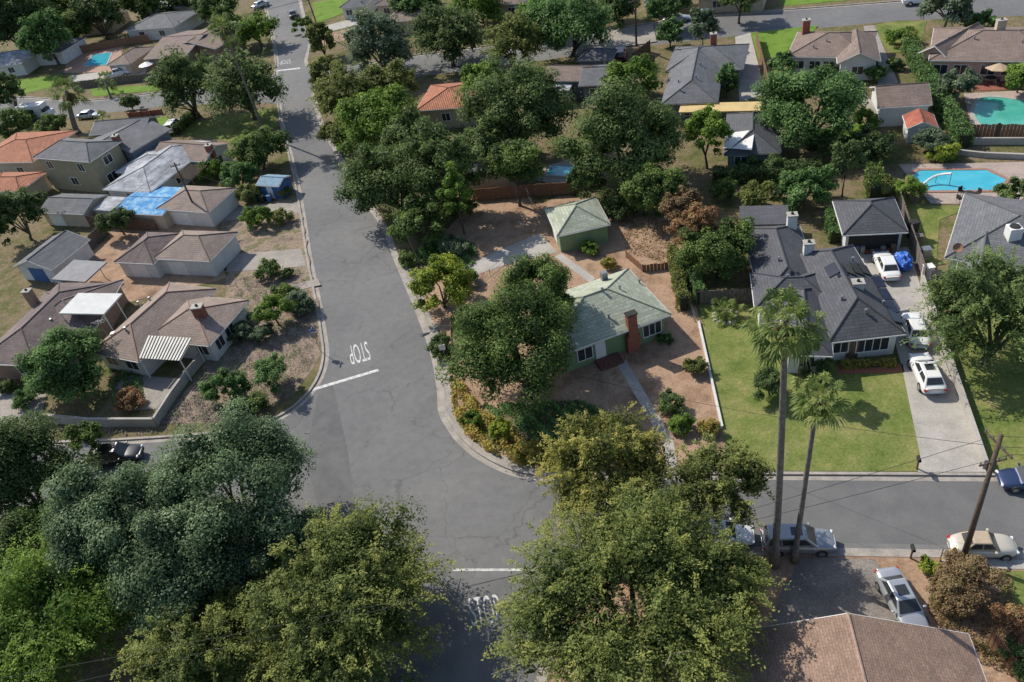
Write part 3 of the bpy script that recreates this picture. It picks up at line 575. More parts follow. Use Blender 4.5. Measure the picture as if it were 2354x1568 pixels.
fence([(1090,462),(1210,452),(1330,445)],1.7,m_wood_r,'wooden fence behind the green garage')
fence([(2230,332),(2290,332),(2400,332)],.9,m_conc,'block wall under the pool fence','wall',.25,0,'garden_wall')
fence([(2230,318),(2290,318),(2400,318)],1.8,m_wood_r,'red brown board fence below the green pool',ptm=m_woodg,postw=.3)
fence([(92,968),(215,980),(362,980),(400,920),(440,865),(515,775)],1.15,m_conc,'concrete block wall around the lower left patio','wall',.25,0,'garden_wall')
fence([(185,595),(248,535)],1.7,m_woodg,'weathered fence behind the blue door shed')
fence([(195,520),(290,528),(362,530)],1.7,m_wood,'dark brown fence below the blue tarp')
fence([(165,128),(300,103),(345,98)],1.8,m_wood_r,'red brown fence around the far left pool')
fence([(168,205),(280,192),(378,182)],1.5,m_woodg,'grey board fence along the far cross street')
fence([(1738,95),(1752,150),(1768,215)],1.7,m_wood_r,'brown fence between pale driveway and brown roofed house')
fence([(1495,120),(1455,150),(1505,155)],2.0,m_wood,'tall brown fence at the tall pole')
fence([(2150,350),(2260,362),(2360,366)],.7,m_conc,'low pale wall above the blue pool','wall',.3,0,'garden_wall')
fence([(1980,235),(2015,282)],1.5,m_conc,'short wall left of the white outbuilding','wall',.2,0,'garden_wall')
fence([(300,270),(372,262)],.9,m_brick,'low brick piers and fence by the left cross street',postw=.45,post=2)
fence([(2270,1480),(2340,1568)],1.6,m_wood_r,'brown fence at the lower right corner')
wire_fence([(1208,450),(1240,505)],1.5,'wire fence left of the green garage')
wire_fence([(1060,690),(1160,610),(1235,600)],1.0,'low wire fence beside the garage driveway')
wire_fence([(1545,620),(1598,740)],1.0,'wire fence along the hedge')
fence([(1180,560),(1160,612)],.08,m_brick,'flat brick border across the garage driveway','edging',.35,0,'brick_edging')
fence([(1100,600),(1110,632)],.08,m_brick,'flat brick border near the street end of the driveway','edging',.35,0,'brick_edging')
# ---------- pools
def pool(pts,m,label,rim=None,sm=True,rw=.16):
    P=[G(x,y,.2) for x,y in pts]; n=len(P); out=[]
    for i in range(n):
        p0,p1,p2,p3=P[i-1],P[i],P[(i+1)%n],P[(i+2)%n]
        for k in range(4):
            t=k/4; out.append(.5*((2*p1)+(p2-p0)*t+(2*p0-5*p1+4*p2-p3)*t*t+(3*p1-p0-3*p2+p3)*t**3) if sm else p1.lerp(p2,t))
    cen=sum(out,Vector())/len(out); r=thing('swimming_pool',label,'pool',(cen.x,cen.y,.12)); mb=MB(); mb.prism([(p.x,p.y) for p in out],.1,.195); mb.build('water_surface',m,r)
    mb=MB(); ribbon(mb,out+[out[0]],rw,-rw,.1,.24); mb.build('rim',rim or m_brick,r)
m_cop=mat('brick coping',(.36,.19,.14),(.28,.15,.11),3,.9,9,.2)
pool([(2083,408),(2112,390),(2268,389),(2318,412),(2300,439),(2118,441)],m_water,'large blue swimming pool with slide',m_cop,False,.2)
pool([(2242,235),(2262,222),(2320,225),(2380,240),(2390,285),(2300,298),(2255,290),(2235,262)],m_water2,'kidney shaped green pool at the right edge',m_conc,True,.25)
pool([(190,152),(215,125),(258,120),(245,150)],m_water,'small blue pool at the upper left',m_conc,False)
pool([(1252,402),(1270,378),(1325,382),(1312,408)],m_water,'pool glimpsed behind the central trees',m_conc,False)
p=G(2150,428,.2); t=thing('pool_slide','white curved slide beside the blue pool','slide',(p.x,p.y,.2)); mb=MB()
pts=[p+Vector((-1.3+.3*k,.7*math.sin(k*.35),.25+.13*k)) for k in range(10)]
for i in range(9): mb.tube(pts[i],pts[i+1],.13,.13,6)
mb.build('chute',m_white,t)
for k in(9,5): mb=MB(); mb.tube((pts[k].x,pts[k].y,.2),pts[k],.04); mb.build('leg',m_metal,t)
def parasol(px,py,m,label,r=1.6):
    p=G(px,py,.15); t=thing('parasol',label,'umbrella',p); mb=MB(); mb.tube(p,p+Vector((0,0,2.5)),.03); mb.build('pole',m_metal,t); mb=MB()
    for k in range(8):
        a0,a1=k*math.pi/4,(k+1)*math.pi/4; mb.poly([p+Vector((0,0,2.65)),p+Vector((r*math.cos(a0),r*math.sin(a0),2.1)),p+Vector((r*math.cos(a1),r*math.sin(a1),2.1))])
    mb.build('canopy',m,t)
parasol(2287,190,mat('beige canvas',(.5,.38,.25),(.45,.34,.22)),'beige parasol on the brick patio'); parasol(347,172,m_white,'white parasol in the upper left yard')
def patio_set(px,py,lb):
    p=G(px,py,.18); t=thing('patio_table','round dark patio table '+lb,'table',p); mb=MB(); mb.tube(p+Vector((0,0,.68)),p+Vector((0,0,.72)),.6,.6,16); mb.build('tabletop',m_dark,t); mb=MB(); mb.tube(p,p+Vector((0,0,.68)),.06); mb.build('leg',m_metal,t)
    for k in range(4):
        a=k*1.57+.4; q=p+Vector((1.05*math.cos(a),1.05*math.sin(a),0)); c=thing('patio_chair','dark patio chair around the table '+lb,'chair',q,a,'patio chairs '+lb)
        mb=MB(); mb.box((0,0,.42),.5,.5,.06); mb.build('seat',m_dark,c,world=False); mb=MB(); mb.box((.25,0,.42),.05,.5,.5); mb.build('backrest',m_dark,c,world=False)
        for sx in(-.2,.2):
            for sy in(-.2,.2): mb=MB(); mb.tube((sx,sy,0),(sx,sy,.42),.02); mb.build('leg',m_metal,c,world=False)
patio_set(2225,458,'by the blue pool'); patio_set(2275,190,'under the beige parasol')
# ---------- foliage
def leafobj(name,pos,nrm,size,val,m,parent,asp=.55,tang=None,seed=0):
    r=np.random.default_rng(seed); n=len(pos)
    nrm=nrm/np.maximum(np.linalg.norm(nrm,axis=1,keepdims=True),1e-6)
    t=r.normal(size=(n,3)) if tang is None else tang
    t=t-nrm*np.sum(t*nrm,axis=1,keepdims=True); t/=np.maximum(np.linalg.norm(t,axis=1,keepdims=True),1e-6); b=np.cross(nrm,t)
    s=(size*r.uniform(.6,1.3,n))[:,None]
    V=np.stack([pos-t*s*.5,pos+b*s*.5*asp-t*s*.05,pos+t*s*.5,pos-b*s*.5*asp-t*s*.05],axis=1).reshape(-1,3).astype(np.float32)
    me=bpy.data.meshes.new(name); me.vertices.add(4*n); me.vertices.foreach_set('co',V.ravel()); me.loops.add(4*n); me.loops.foreach_set('vertex_index',np.arange(4*n,dtype=np.int32))
    me.polygons.add(n); me.polygons.foreach_set('loop_start',np.arange(0,4*n,4,dtype=np.int32)); me.update(calc_edges=True)
    a=me.attributes.new('lv','FLOAT','POINT'); a.data.foreach_set('value',np.repeat(val,4).astype(np.float32)); me.materials.append(m)
    o=bpy.data.objects.new(name,me); C.objects.link(o)
    if parent: o.parent=parent
    return o
def unit(v): return v/np.maximum(np.linalg.norm(v,axis=1,keepdims=True),1e-6)
LM={'oak':leafmat('oak leaves',[(.018,.032,.010),(.045,.072,.02),(.085,.125,.03),(.13,.17,.045)]),
'grey':leafmat('grey green leaves',[(.02,.035,.012),(.05,.077,.024),(.085,.12,.037),(.13,.165,.06)]),
'blue':leafmat('blue green leaves',[(.02,.035,.018),(.05,.08,.037),(.09,.13,.06),(.18,.225,.135)]),
'elm':leafmat('elm leaves',[(.028,.042,.012),(.07,.09,.025),(.125,.145,.04),(.20,.205,.055)],k=1.9),
'elmy':leafmat('yellow elm leaves',[(.04,.052,.014),(.10,.11,.028),(.19,.185,.045),(.31,.27,.075)],k=1.8),
'bright':leafmat('bright leaves',[(.03,.06,.010),(.07,.12,.02),(.12,.18,.03),(.18,.25,.05)],k=1.85),
'lush':leafmat('lush leaves',[(.022,.05,.015),(.05,.10,.028),(.09,.155,.045),(.16,.24,.09)],k=1.8),
'yell':leafmat('yellow green leaves',[(.05,.08,.01),(.12,.16,.02),(.20,.24,.03),(.30,.31,.05)],k=1.7),
'red':leafmat('reddish leaves',[(.06,.035,.02),(.13,.07,.035),(.21,.12,.065),(.17,.15,.055)]),
'dark':leafmat('dark leaves',[(.016,.03,.010),(.038,.06,.02),(.065,.095,.03),(.095,.13,.045)]),
'olive':leafmat('olive leaves',[(.035,.045,.014),(.075,.09,.025),(.13,.145,.04),(.19,.195,.065)],k=2.0),
'sage':leafmat('sage leaves',[(.035,.055,.032),(.07,.10,.055),(.12,.155,.09),(.18,.215,.14)],k=1.8),
'brown':leafmat('dry leaves',[(.05,.035,.018),(.11,.075,.04),(.17,.12,.065),(.10,.10,.035)]),
'orange':leafmat('orange green leaves',[(.06,.075,.015),(.15,.15,.03),(.26,.16,.05),(.20,.23,.05)]),
'purple':leafmat('purple grey ground leaves',[(.10,.085,.075),(.17,.14,.13),(.22,.18,.18),(.14,.16,.08)],.2,1.35),
'palm':leafmat('palm leaves',[(.045,.072,.02),(.08,.115,.03),(.13,.165,.045),(.21,.23,.08)],k=1.7),
'dead':leafmat('dead palm leaves',[(.08,.055,.03),(.14,.10,.055),(.21,.16,.09)],k=1.4)}
SEED=[100]
def crown_leaves(rx,ry,rz,size,cov,kind,style,seed):
    r=np.random.default_rng(seed); R=(rx+ry)/2
    nl=int(np.clip(18+R*11,16,110)); d=unit(r.normal(size=(nl,3))); d[:,2]=np.where(d[:,2]<-.35,-d[:,2]*.6,d[:,2]); d=unit(d)
    ang=np.arctan2(d[:,1],d[:,0]); ph=r.uniform(0,6.28,3); irr=1+.13*np.sin(2*ang+ph[0])+.10*np.sin(3*ang+ph[1])+.08*np.sin(5*ang+ph[2])
    rad=r.uniform(.35,.88,nl)**.7*irr; cen=d*rad[:,None]*np.array([rx,ry,rz])
    lr=R*r.uniform(.15,.31,nl)*(1 if R>2 else 1.25); lv=r.uniform(0,1,nl)
    n=int(cov*4*math.pi*R*R*.8/(size*size*.5)); n=min(n,80000)
    w=lr**2; idx=r.choice(nl,n,p=w/w.sum()); e=unit(r.normal(size=(n,3))+.55*d[idx]+np.array([0,0,.35]))
    k=r.uniform(.45,1.06,n)**.55; wob=1+.22*r.normal(size=n)*(r.random(n)<.25)
    pos=cen[idx]+e*(lr[idx]*k*wob)[:,None]*np.array([1,1,.8]); nrm=e+np.array([-.25,.2,.45])+.5*r.normal(size=(n,3)); val=np.clip(.5*lv[idx]+.5*r.random(n),0,1); tang=None; sz=np.full(n,size)
    if style=='elm':
        ns=int(R*R*12); p0=d[r.integers(0,nl,ns)]*r.uniform(.3,.85,(ns,1))*irr.mean()*np.array([rx,ry,rz]); dd=unit(unit(p0)+.6*r.normal(size=(ns,3))+np.array([0,0,.45])); L=R*r.uniform(.2,.46,ns); g=L*r.uniform(.3,.9,ns)
        m=max(4,int(min(n*.8,62000)//ns)); t=r.random((ns,m))**.8; P=p0[:,None,:]+dd[:,None,:]*(L[:,None]*t)[:,:,None]; P[:,:,2]-=g[:,None]*t*t
        T=dd[:,None,:]*L[:,None,None]+np.zeros_like(P); T[:,:,2]-=2*g[:,None]*t
        P+=r.normal(size=P.shape)*(.05+.03*L[:,None,None]); T=unit(T.reshape(-1,3))+.5*r.normal(size=(ns*m,3)); P=P.reshape(-1,3); tv=t.ravel(); sv=np.repeat(r.random(ns),m)
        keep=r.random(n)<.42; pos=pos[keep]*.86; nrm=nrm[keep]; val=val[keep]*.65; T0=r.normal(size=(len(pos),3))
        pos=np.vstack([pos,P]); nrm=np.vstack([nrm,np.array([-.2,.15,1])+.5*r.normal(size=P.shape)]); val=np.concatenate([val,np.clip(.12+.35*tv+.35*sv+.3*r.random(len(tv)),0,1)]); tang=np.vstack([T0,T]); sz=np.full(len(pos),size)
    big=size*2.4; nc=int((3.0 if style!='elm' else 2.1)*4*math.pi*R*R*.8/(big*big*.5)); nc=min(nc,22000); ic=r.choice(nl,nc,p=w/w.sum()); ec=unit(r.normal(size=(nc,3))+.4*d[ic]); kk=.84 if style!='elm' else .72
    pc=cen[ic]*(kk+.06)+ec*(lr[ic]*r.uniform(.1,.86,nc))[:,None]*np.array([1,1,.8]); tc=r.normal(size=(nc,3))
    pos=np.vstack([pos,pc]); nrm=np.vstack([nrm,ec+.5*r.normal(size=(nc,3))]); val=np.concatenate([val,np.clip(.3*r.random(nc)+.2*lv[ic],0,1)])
    sz=np.concatenate([sz,np.full(nc,big)]); tang=np.vstack([tang if tang is not None else r.normal(size=(n,3)),tc])
    return pos,nrm,val,tang,cen,sz
def tree(px,py,rpx,top,ratio,kind,label,style='round',group=None,size=None,cov=2.0,ry=1.0,cat='tree',name='tree',trunkm=None):
    z=top*.62
    for _ in range(4):
        p=G(px,py,z); s=scl(p); rx=rpx/s*(1.04 if cat=='tree' else 1.12); rz=rx*ratio; z=max(top-rz,rz*.75)
    SEED[0]+=1; t=thing(name,label,cat,(p.x,p.y,.12),0,group)
    if size is None: size=max(.2,5.5/s) if cat=='tree' else max(.13,4.0/s)
    pos,nrm,val,tang,cen,sz=crown_leaves(rx,rx*ry,rz,size,cov,kind,style,SEED[0]); pos=pos+np.array([0,0,z-.12]); pos[:,2]=np.maximum(pos[:,2],.05)
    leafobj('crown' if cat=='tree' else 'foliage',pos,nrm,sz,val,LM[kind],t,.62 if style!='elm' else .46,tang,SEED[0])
    mb=MB(); tr=max(.04,rx*.05); rr=random.Random(SEED[0]); base=Vector((0,0,-.1)); fork=Vector((rr.uniform(-.2,.2)*rx*.3,rr.uniform(-.2,.2)*rx*.3,max(.15,(z-rz*.55)*.8)))
    mb.path([base,Vector((0,0,.3*fork.z+.02)),fork],[tr*1.35,tr,tr*.85],8)
    ii=[rr.randrange(len(cen)) for _ in range(7 if cat=='tree' else 4)]
    for i in ii:
        c=Vector(cen[i])*.9+Vector((0,0,z)); m1=fork.lerp(c,.5)+Vector((rr.uniform(-.1,.1)*rx,rr.uniform(-.1,.1)*rx,.04*rx)); mb.path([fork,m1,c],[tr*.6,tr*.38,tr*.12],6)
        if rx>3:
            for _ in range(3): e=c+Vector((rr.uniform(-.25,.25)*rx,rr.uniform(-.25,.25)*rx,rr.uniform(-.05,.2)*rx)); mb.path([m1.lerp(c,rr.uniform(.3,1)),e],[tr*.2,tr*.05],5)
    mb.build('trunk' if cat=='tree' else 'stem',trunkm or m_bark,t,True,world=False)
    return t
def shrub(px,py,rpx,hh,kind,label,group=None,ratio=None):
    return tree(px,py,rpx,hh,ratio or .8,kind,label,'round',group,None,2.0,1.0,'shrub','shrub')
m_pale=mat('pale bark',(.27,.23,.18),(.18,.15,.12),4,.9,14,.25)
T=[
(280,1215,160,11,.95,'blue','left blue green tree at the lower left, above the bright feathery tree','round'),
(545,1150,190,11.5,.95,'blue','tallest blue green tree at the lower left, beside the junction','round'),
(430,1300,185,10,.9,'blue','lower blue green tree between the two others at the lower left','round'),
(655,1265,100,7.5,.9,'blue','small blue green tree at the kerb between the blue green trees and the bottom elm','round'),
(45,1110,150,9,1.0,'dark','dark tree at the left edge above the bright green tree','round'),
(90,1255,125,7,.9,'oak','lower dark tree at the left edge behind the bright feathery tree','round'),
(110,1430,225,9,.7,'bright','bright green feathery tree in the lower left corner','elm'),
(785,1395,240,9.5,.72,'elm','drooping olive green elm at the bottom centre left','elm'),
(460,1530,170,8,.8,'elm','drooping elm between the bright corner tree and the bottom elm','elm'),
(1400,1085,165,8.5,.75,'elmy','yellowing drooping elm in front of the green house path','elm'),
(1440,1400,290,11,.7,'elm','largest drooping elm at the bottom right of the junction','elm'),
(1480,1230,150,9,.8,'elm','middle drooping elm joining the yellowing one and the largest','elm'),
(1650,1110,120,8.5,.8,'olive','olive side tree right of the yellowing elm','elm'),
(1650,1370,140,8,.8,'elm','drooping elm right of the largest one, over the russet roof edge','elm'),
(2290,735,165,9,1.05,'grey','drooping dark tree over the right edge','elm'),
(1190,800,160,11,1.05,'oak','dense dark oak in front of the green house','round'),
(1235,670,85,10.5,1.1,'oak','upright darker crown behind the oak','round'),
(1012,665,75,5,.95,'yell','yellow green tree by the pavement','round'),
(905,430,110,9,.9,'grey','grey green tree leaning over the long street','round'),
(1020,400,85,12,1.4,'grey','tall grey green tree left of the green garage','round'),
(1048,450,42,9,1.7,'bright','narrow bright green tree among the grey green ones','round'),
(965,520,70,6,.9,'oak','lower dark tree by the kerb beneath the tall grey green tree','round'),
(870,290,92,8,.85,'bright','light green tree right of the long street','round'),
(800,225,88,8,.85,'olive','olive drooping tree at the far crossing','elm'),
(868,110,78,10,1.1,'sage','tall grey sage tree near the top centre','round'),
(1030,90,95,9,.85,'dark','dark weeping tree at the top centre','elm'),
(1180,110,75,10,1.1,'olive','yellow olive tall tree behind the orange tiled house','elm'),
(1310,65,100,9,.85,'lush','broad deep green tree at the top beside the grey drive','round'),
(1190,270,112,12,1.15,'grey','big grey green tree behind the central cottages','round'),
(1180,380,70,9,.9,'oak','dark lower tree in front of the big grey green one','round'),
(940,330,70,8,.9,'grey','grey green tree between the light green tree and the cottage','round'),
(900,195,55,8,1,'olive','olive tree left of the orange tiled roof','round'),
(1110,200,50,9,1.2,'bright','green tree right of the orange tiled roof','round'),
(1110,340,50,8,1.1,'grey','grey green tree in front of the hidden cottage','round'),
(1345,418,40,5,.9,'oak','small oak screening the hidden pool','round'),
(780,310,45,5,.9,'olive','olive tree overhanging the right kerb','round'),
(1435,335,125,12,1.05,'grey','broad oak behind the green garage','round'),
(1500,440,75,7,.9,'oak','dark lower crown right of the green garage','round'),
(1625,310,55,9,1.5,'bright','slender yellow green tree in front of the yellow canopy','round'),
(1865,250,118,9,.85,'lush','wide lush tree between the white outbuilding and the dark roof','round'),
(430,200,80,10,1.2,'grey','left one of the two big street trees','elm'),
(560,205,92,10,1.05,'grey','right one of the two big street trees','elm'),
(592,350,64,6,.9,'oak','round dense tree left of the long street','round'),
(590,72,52,7,.8,'bright','bright tree beside the top of the long street','elm'),
(40,500,62,8,1.3,'dark','dark tree at the left edge beside the small grey garage','round'),
(155,850,98,7,.9,'lush','leafy tree with dense crown before the lower left houses','round'),
(1650,580,85,6.5,.9,'oak','dark green tree left of the charcoal house','round'),
(1600,530,58,6.5,1.0,'red','reddish leaved tree above the tall hedge','round'),
(1850,440,65,4.5,.8,'lush','round green garden tree behind the charcoal house','round'),
(1842,788,40,6.3,.9,'oak','dark tree against the front of the charcoal house behind the palms','round'),
(1945,375,36,7,1.6,'dark','dark cone shaped tree near the blue pool','round'),
(1740,455,45,3.5,.8,'olive','small tree at the back of the flat roofed wing','round'),
(1450,185,58,5,.9,'bright','bright green tree beside the blue grey house','round'),
(1672,190,30,5,1.4,'lush','small upright tree before the grey roof','round'),
(1540,78,32,5,1.2,'lush','small tree by the grey roofed house','round'),
(1615,62,36,7,1.3,'sage','thin sage tree at the top right of centre','round'),
(1800,150,32,4,.9,'lush','small bushy tree left of the brown roofed house','round'),
(20,60,90,10,1,'dark','dark tree in the upper left corner','round'),
(110,100,55,9,1.2,'lush','deep green tree behind the upper left lawn','round'),
(225,40,60,9,1.1,'dark','dark tree behind the brown timbered house','round'),
(165,75,45,7,1,'oak','oak at the upper left between roofs','round'),
(20,215,38,10,1.6,'dark','narrow dark cypress at the left edge','round'),
(25,290,45,5,.9,'oak','bushy tree at the left edge above the orange roof','round'),
(330,15,50,8,1,'oak','tree behind the pale grey roof at the top left','round'),
(520,60,40,8,1,'oak','tree behind the tall left palm','round'),
(740,100,36,6,1.3,'olive','olive tree at the top right of the long street','round'),
(750,170,45,7,.9,'olive','olive tree just past the far crossing','round'),
(960,20,60,6,.8,'lush','tree at the top behind the weeping tree','round'),
(1090,20,70,7,.8,'bright','bright tree at the top edge centre','round'),
(1420,20,50,6,.9,'dark','dark tree at the top left of the tall pole','round'),
(2200,200,45,4.5,.9,'sage','sage bush tree left of the green pool','round'),
(2345,185,45,4,.9,'bright','bright bush tree right of the beige parasol','round'),
(2340,450,45,4,1,'grey','grey green tree at the right edge near the blue pool','round'),
(2180,15,60,7,.8,'sage','sparse tree at the top right corner','round'),
(1565,480,50,6,1.0,'brown','bare brownish tree right of the dark lower crown','round'),
(1990,340,60,4.5,.8,'dark','dark spreading tree above the blue pool','round'),
(740,1540,120,8,.8,'elm','elm foliage at the bottom edge left of the junction','elm'),
(195,1010,40,4,.9,'oak','oak foliage behind the concrete block wall','round'),
]
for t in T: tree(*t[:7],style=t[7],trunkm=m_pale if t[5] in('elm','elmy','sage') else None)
S=[(592,500,34,2.6,'bright','round bright shrub alone on the left yard'),(617,622,26,1.8,'oak','spiky dark shrub by the cracked driveway'),(520,895,46,3.2,'lush','large green shrub at the left of the corner yard'),(628,860,42,3.4,'lush','upright shrub at the centre of the corner yard'),(582,930,32,1.6,'oak','low dark shrub at the corner kerb'),(627,715,38,3.6,'bright','tall feathery green shrub in the corner yard'),(690,700,32,1.7,'sage','round sage shrub near the street name sign'),(605,770,27,1.4,'sage','round sage shrub, middle of the sage row'),(550,768,28,1.4,'sage','round sage shrub nearest the wall'),(558,735,24,1.4,'sage','sage shrub behind the sage row'),(655,678,30,1.6,'oak','shrub behind the tall feathery one'),(660,630,14,1.2,'dark','tiny dark shrub by the cracked driveway'),
(1542,930,30,1.3,'grey','grey shrub right of the concrete path'),(1566,978,28,1.1,'bright','rounded light green shrub near the path end'),(1630,985,24,1.0,'orange','orange tinged shrub by the low white wall'),(1600,845,26,1.0,'olive','sprawling olive shrub by the low white wall'),(1530,780,16,.9,'lush','small shrub at the corner of the green house'),(1398,608,18,.9,'orange','orange tinged shrub behind the green house'),(1355,572,20,.9,'bright','flowering plants behind the green garage'),
(1770,885,38,2.6,'dark','clipped dark shrub on the palm lawn'),(1880,850,30,1.6,'dark','dark shrub by the charcoal house wall'),
(60,918,27,1.4,'lush','clipped round shrub at the left edge'),(10,890,22,1.2,'dark','dark shrub cut by the left edge'),(300,920,30,1.6,'red','purple brown shrub in the walled patio'),
(485,395,28,2.6,'bright','bright shrub beside the pergola'),(550,410,42,2.8,'lush','dense shrub in front of the round tree'),(575,445,30,1.8,'olive','shrub left of the blue shed'),(270,510,36,4,'dark','dark shrub below the blue tarp'),(520,440,20,1.8,'orange','orange tinged shrub by the blue tarp garage'),(650,440,18,1.4,'olive','olive shrub beside the bins'),(650,500,22,.9,'olive','low shrub on the pale gravel drive'),
(2135,1305,22,1.0,'yell','bright yellow shrub at the lower right kerb'),(2225,1335,60,2.6,'brown','dry brown shrub at the foot of the right pole'),(2330,1440,45,2.4,'red','reddish shrub at the lower right edge'),(2190,1385,40,1.6,'brown','dry bush beside the silver sedan'),(2340,1520,40,2,'dark','dark shrub in the lower right corner'),
(1040,570,30,1.8,'sage','grey cactus like shrub by the driveway'),(1075,640,24,1.0,'bright','bright low shrub at the driveway edge'),(940,600,24,1.6,'oak','dark shrub by the kerb above the yellow green tree'),(1060,480,30,1.6,'oak','dark shrub beneath the tall trees'),(1015,800,30,1.4,'dark','dark shrub behind the street lamp pole'),(1085,965,22,1.0,'bright','bright agave like shrub at the corner'),(1215,1045,26,.9,'orange','orange tinged shrub near the corner kerb'),(1150,990,26,.8,'yell','yellow green low shrub in the corner border'),(1075,740,34,2.0,'oak','dark shrub between yellow green tree and oak'),
(1900,340,40,2.6,'dark','dark shrub below the wide lush tree'),(2040,430,30,2.2,'olive','shrub left of the blue pool'),(2090,440,34,2,'bright','bright shrub at the pool corner'),(2140,330,38,1.6,'sage','sage shrub below the red roofed shed'),(2170,355,28,1.2,'yell','flowering shrub above the blue pool'),(1990,275,26,1.4,'bright','bright shrub left of the white outbuilding'),(1720,375,30,1.8,'lush','shrub below the dark roofed outbuilding'),(1780,385,36,2,'dark','dark shrub right of the dark roofed outbuilding'),(1660,440,30,1.6,'oak','shrub in the shaded back garden'),(1420,480,34,2.0,'dark','dark shrub behind the green garage'),
(2010,170,26,2,'lush','shrub by the gable of the brown roofed house'),(2075,85,28,2,'bright','shrub between the two upper right houses'),(2260,55,34,2.4,'lush','shrub behind the pink house'),(2140,160,20,1.6,'dark','clipped shrub at the pink house corner'),(2060,150,18,1.4,'dark','clipped shrub on the narrow drive'),(1905,155,22,1.6,'olive','shrub in front of the brown roofed house'),
(300,240,22,1.4,'dark','dark shrub by the left cross street'),(120,290,34,1.6,'oak','shrub above the orange tiles'),(470,100,20,2,'lush','shrub beside the brown timbered house'),(60,270,20,1.4,'lush','shrub behind the white motorhome'),(700,60,22,2,'oak','shrub beside the small pole at the top')]
for s in S: shrub(*s)
for x,y,k,lb in [(-20,20,'oak','far left corner'),(60,30,'lush','between the corner trees'),(130,20,'dark','behind the pale roof'),(420,5,'dark','behind the long grey roof'),(500,20,'grey','near the tall palm top'),(1240,40,'bright','left of the broad deep green tree'),(1540,15,'lush','right of the tall pole top'),(1700,0,'grey','behind the upper street')]:
    tree(x,y,48,7,.9,k,'small background tree '+lb,'round')
def hedge(pts,wd,ht,kind,label,size=.2,cov=2.0):
    P=[G(x,y,.12) for x,y in pts]; SEED[0]+=1; r=np.random.default_rng(SEED[0]); t=thing('hedge',label,'hedge',P[0]); ps=[];ns=[]
    for a,b in zip(P[:-1],P[1:]):
        L=(b-a).length; u=np.array((b-a)/L); v=np.array([-u[1],u[0],0]); area=L*(wd+2*ht); n=int(cov*area/(size*size*.5)*1.3)
        s=r.uniform(-.1,L+.1,n); q=r.uniform(-(ht+wd/2),ht+wd/2,n); inn=np.abs(q)<wd/2; y=np.where(inn,q,np.sign(q)*wd/2); z=np.where(inn,ht,ht-(np.abs(q)-wd/2))
        nn=np.where(inn[:,None],np.array([0,0,1.]),np.sign(q)[:,None]*v[None,:]); wob=.12*np.sin(s*1.7+SEED[0])+.08*np.sin(s*4.1)
        p=np.array(a-P[0])[None,:]+s[:,None]*u+y[:,None]*v+np.stack([0*z,0*z,z],1)+nn*(wob+r.uniform(-.22,.1,n))[:,None]; ps.append(p); ns.append(nn+.7*r.normal(size=(n,3)))
    p=np.vstack(ps); p[:,2]=np.maximum(p[:,2],.03); leafobj('foliage',p,np.vstack(ns),size,np.random.default_rng(1).random(len(p)),LM[kind],t,.6,None,SEED[0])
    mb=MB()
    for a,b in zip(P[:-1],P[1:]):
        d=b-a; mb.box(((a.x+b.x)/2,(a.y+b.y)/2,.1),d.length,wd*.6,ht*.8,math.atan2(d.y,d.x))
    mb.build('stems',mat('hedge inside',(.02,.03,.01)),t)
hedge([(1572,715),(1545,590)],1.0,1.9,'olive','left clipped hedge beside the dirt yard')
hedge([(1610,700),(1578,600)],1.0,1.9,'lush','right clipped hedge below the reddish tree')
hedge([(1915,560),(1905,505)],1.0,1.6,'lush','short hedge left of the open garage')
hedge([(2215,340),(2185,290),(2150,230),(2110,160),(2085,110)],1.8,1.9,'lush','long ivy hedge running down past the pool',.26)
hedge([(250,410),(335,345)],1.2,2.4,'olive','tall clipped hedge behind the two storey house',.28)
hedge([(1935,845),(2055,840)],.5,.6,'orange','low flowering hedge in front of the charcoal house',.12)
hedge([(410,310),(450,270)],1.0,1.6,'oak','hedge beside the big street trees',.28)
hedge([(2010,460),(2005,400)],1.6,1.8,'oak','hedge left of the blue pool',.26)
hedge([(1640,420),(1780,415),(1880,400)],1.6,1.8,'dark','dark hedge across the back gardens',.28)
def cover(pts,n,size,hh,kind,label):
    P=[G(x,y,.13) for x,y in pts]; X=np.array([p.x for p in P]);Y=np.array([p.y for p in P]); SEED[0]+=1; r=np.random.default_rng(SEED[0]); x=r.uniform(X.min(),X.max(),n*3); y=r.uniform(Y.min(),Y.max(),n*3); ins=np.zeros(len(x),bool); j=len(P)-1
    for i in range(len(P)):
        c=((Y[i]>y)!=(Y[j]>y))&(x<(X[j]-X[i])*(y-Y[i])/(Y[j]-Y[i]+1e-9)+X[i]); ins^=c; j=i
    x=x[ins];y=y[ins]; cl=np.sin(x*1.9+1)*np.cos(y*1.5)+.6*np.sin(x*4.3+y*3.1); k=r.random(len(x))<np.clip(.55+.4*cl,.05,1); x=x[k];y=y[k];cl=cl[k]
    z=.13+hh*r.random(len(x))*np.clip(.6+.4*cl,.2,1.2); pos=np.stack([x,y,z],1)
    o=leafobj('ground_cover',pos,np.array([0,0,1])+.6*r.normal(size=pos.shape),size,np.clip(.5*r.random(len(x))+.25+.25*cl,0,1),LM[kind],None,.6,None,SEED[0]); tag(o,label,'ground cover',None,'stuff')
cover([(1035,880),(1065,880),(1115,950),(1190,1000),(1260,1030),(1330,1050),(1330,1082),(1190,1070),(1115,1036),(1070,1000),(1042,955)],11000,.26,.8,'orange','orange and green succulent border around the corner')
cover([(1110,930),(1330,920),(1420,960),(1460,1010),(1520,1060),(1330,1065),(1180,1000)],14000,.2,.35,'lush','ivy ground cover beneath the oak')
cover([(950,600),(1050,640),(1100,600),(1090,560),(1000,540)],6000,.25,.6,'lush','green succulents by the garage driveway')
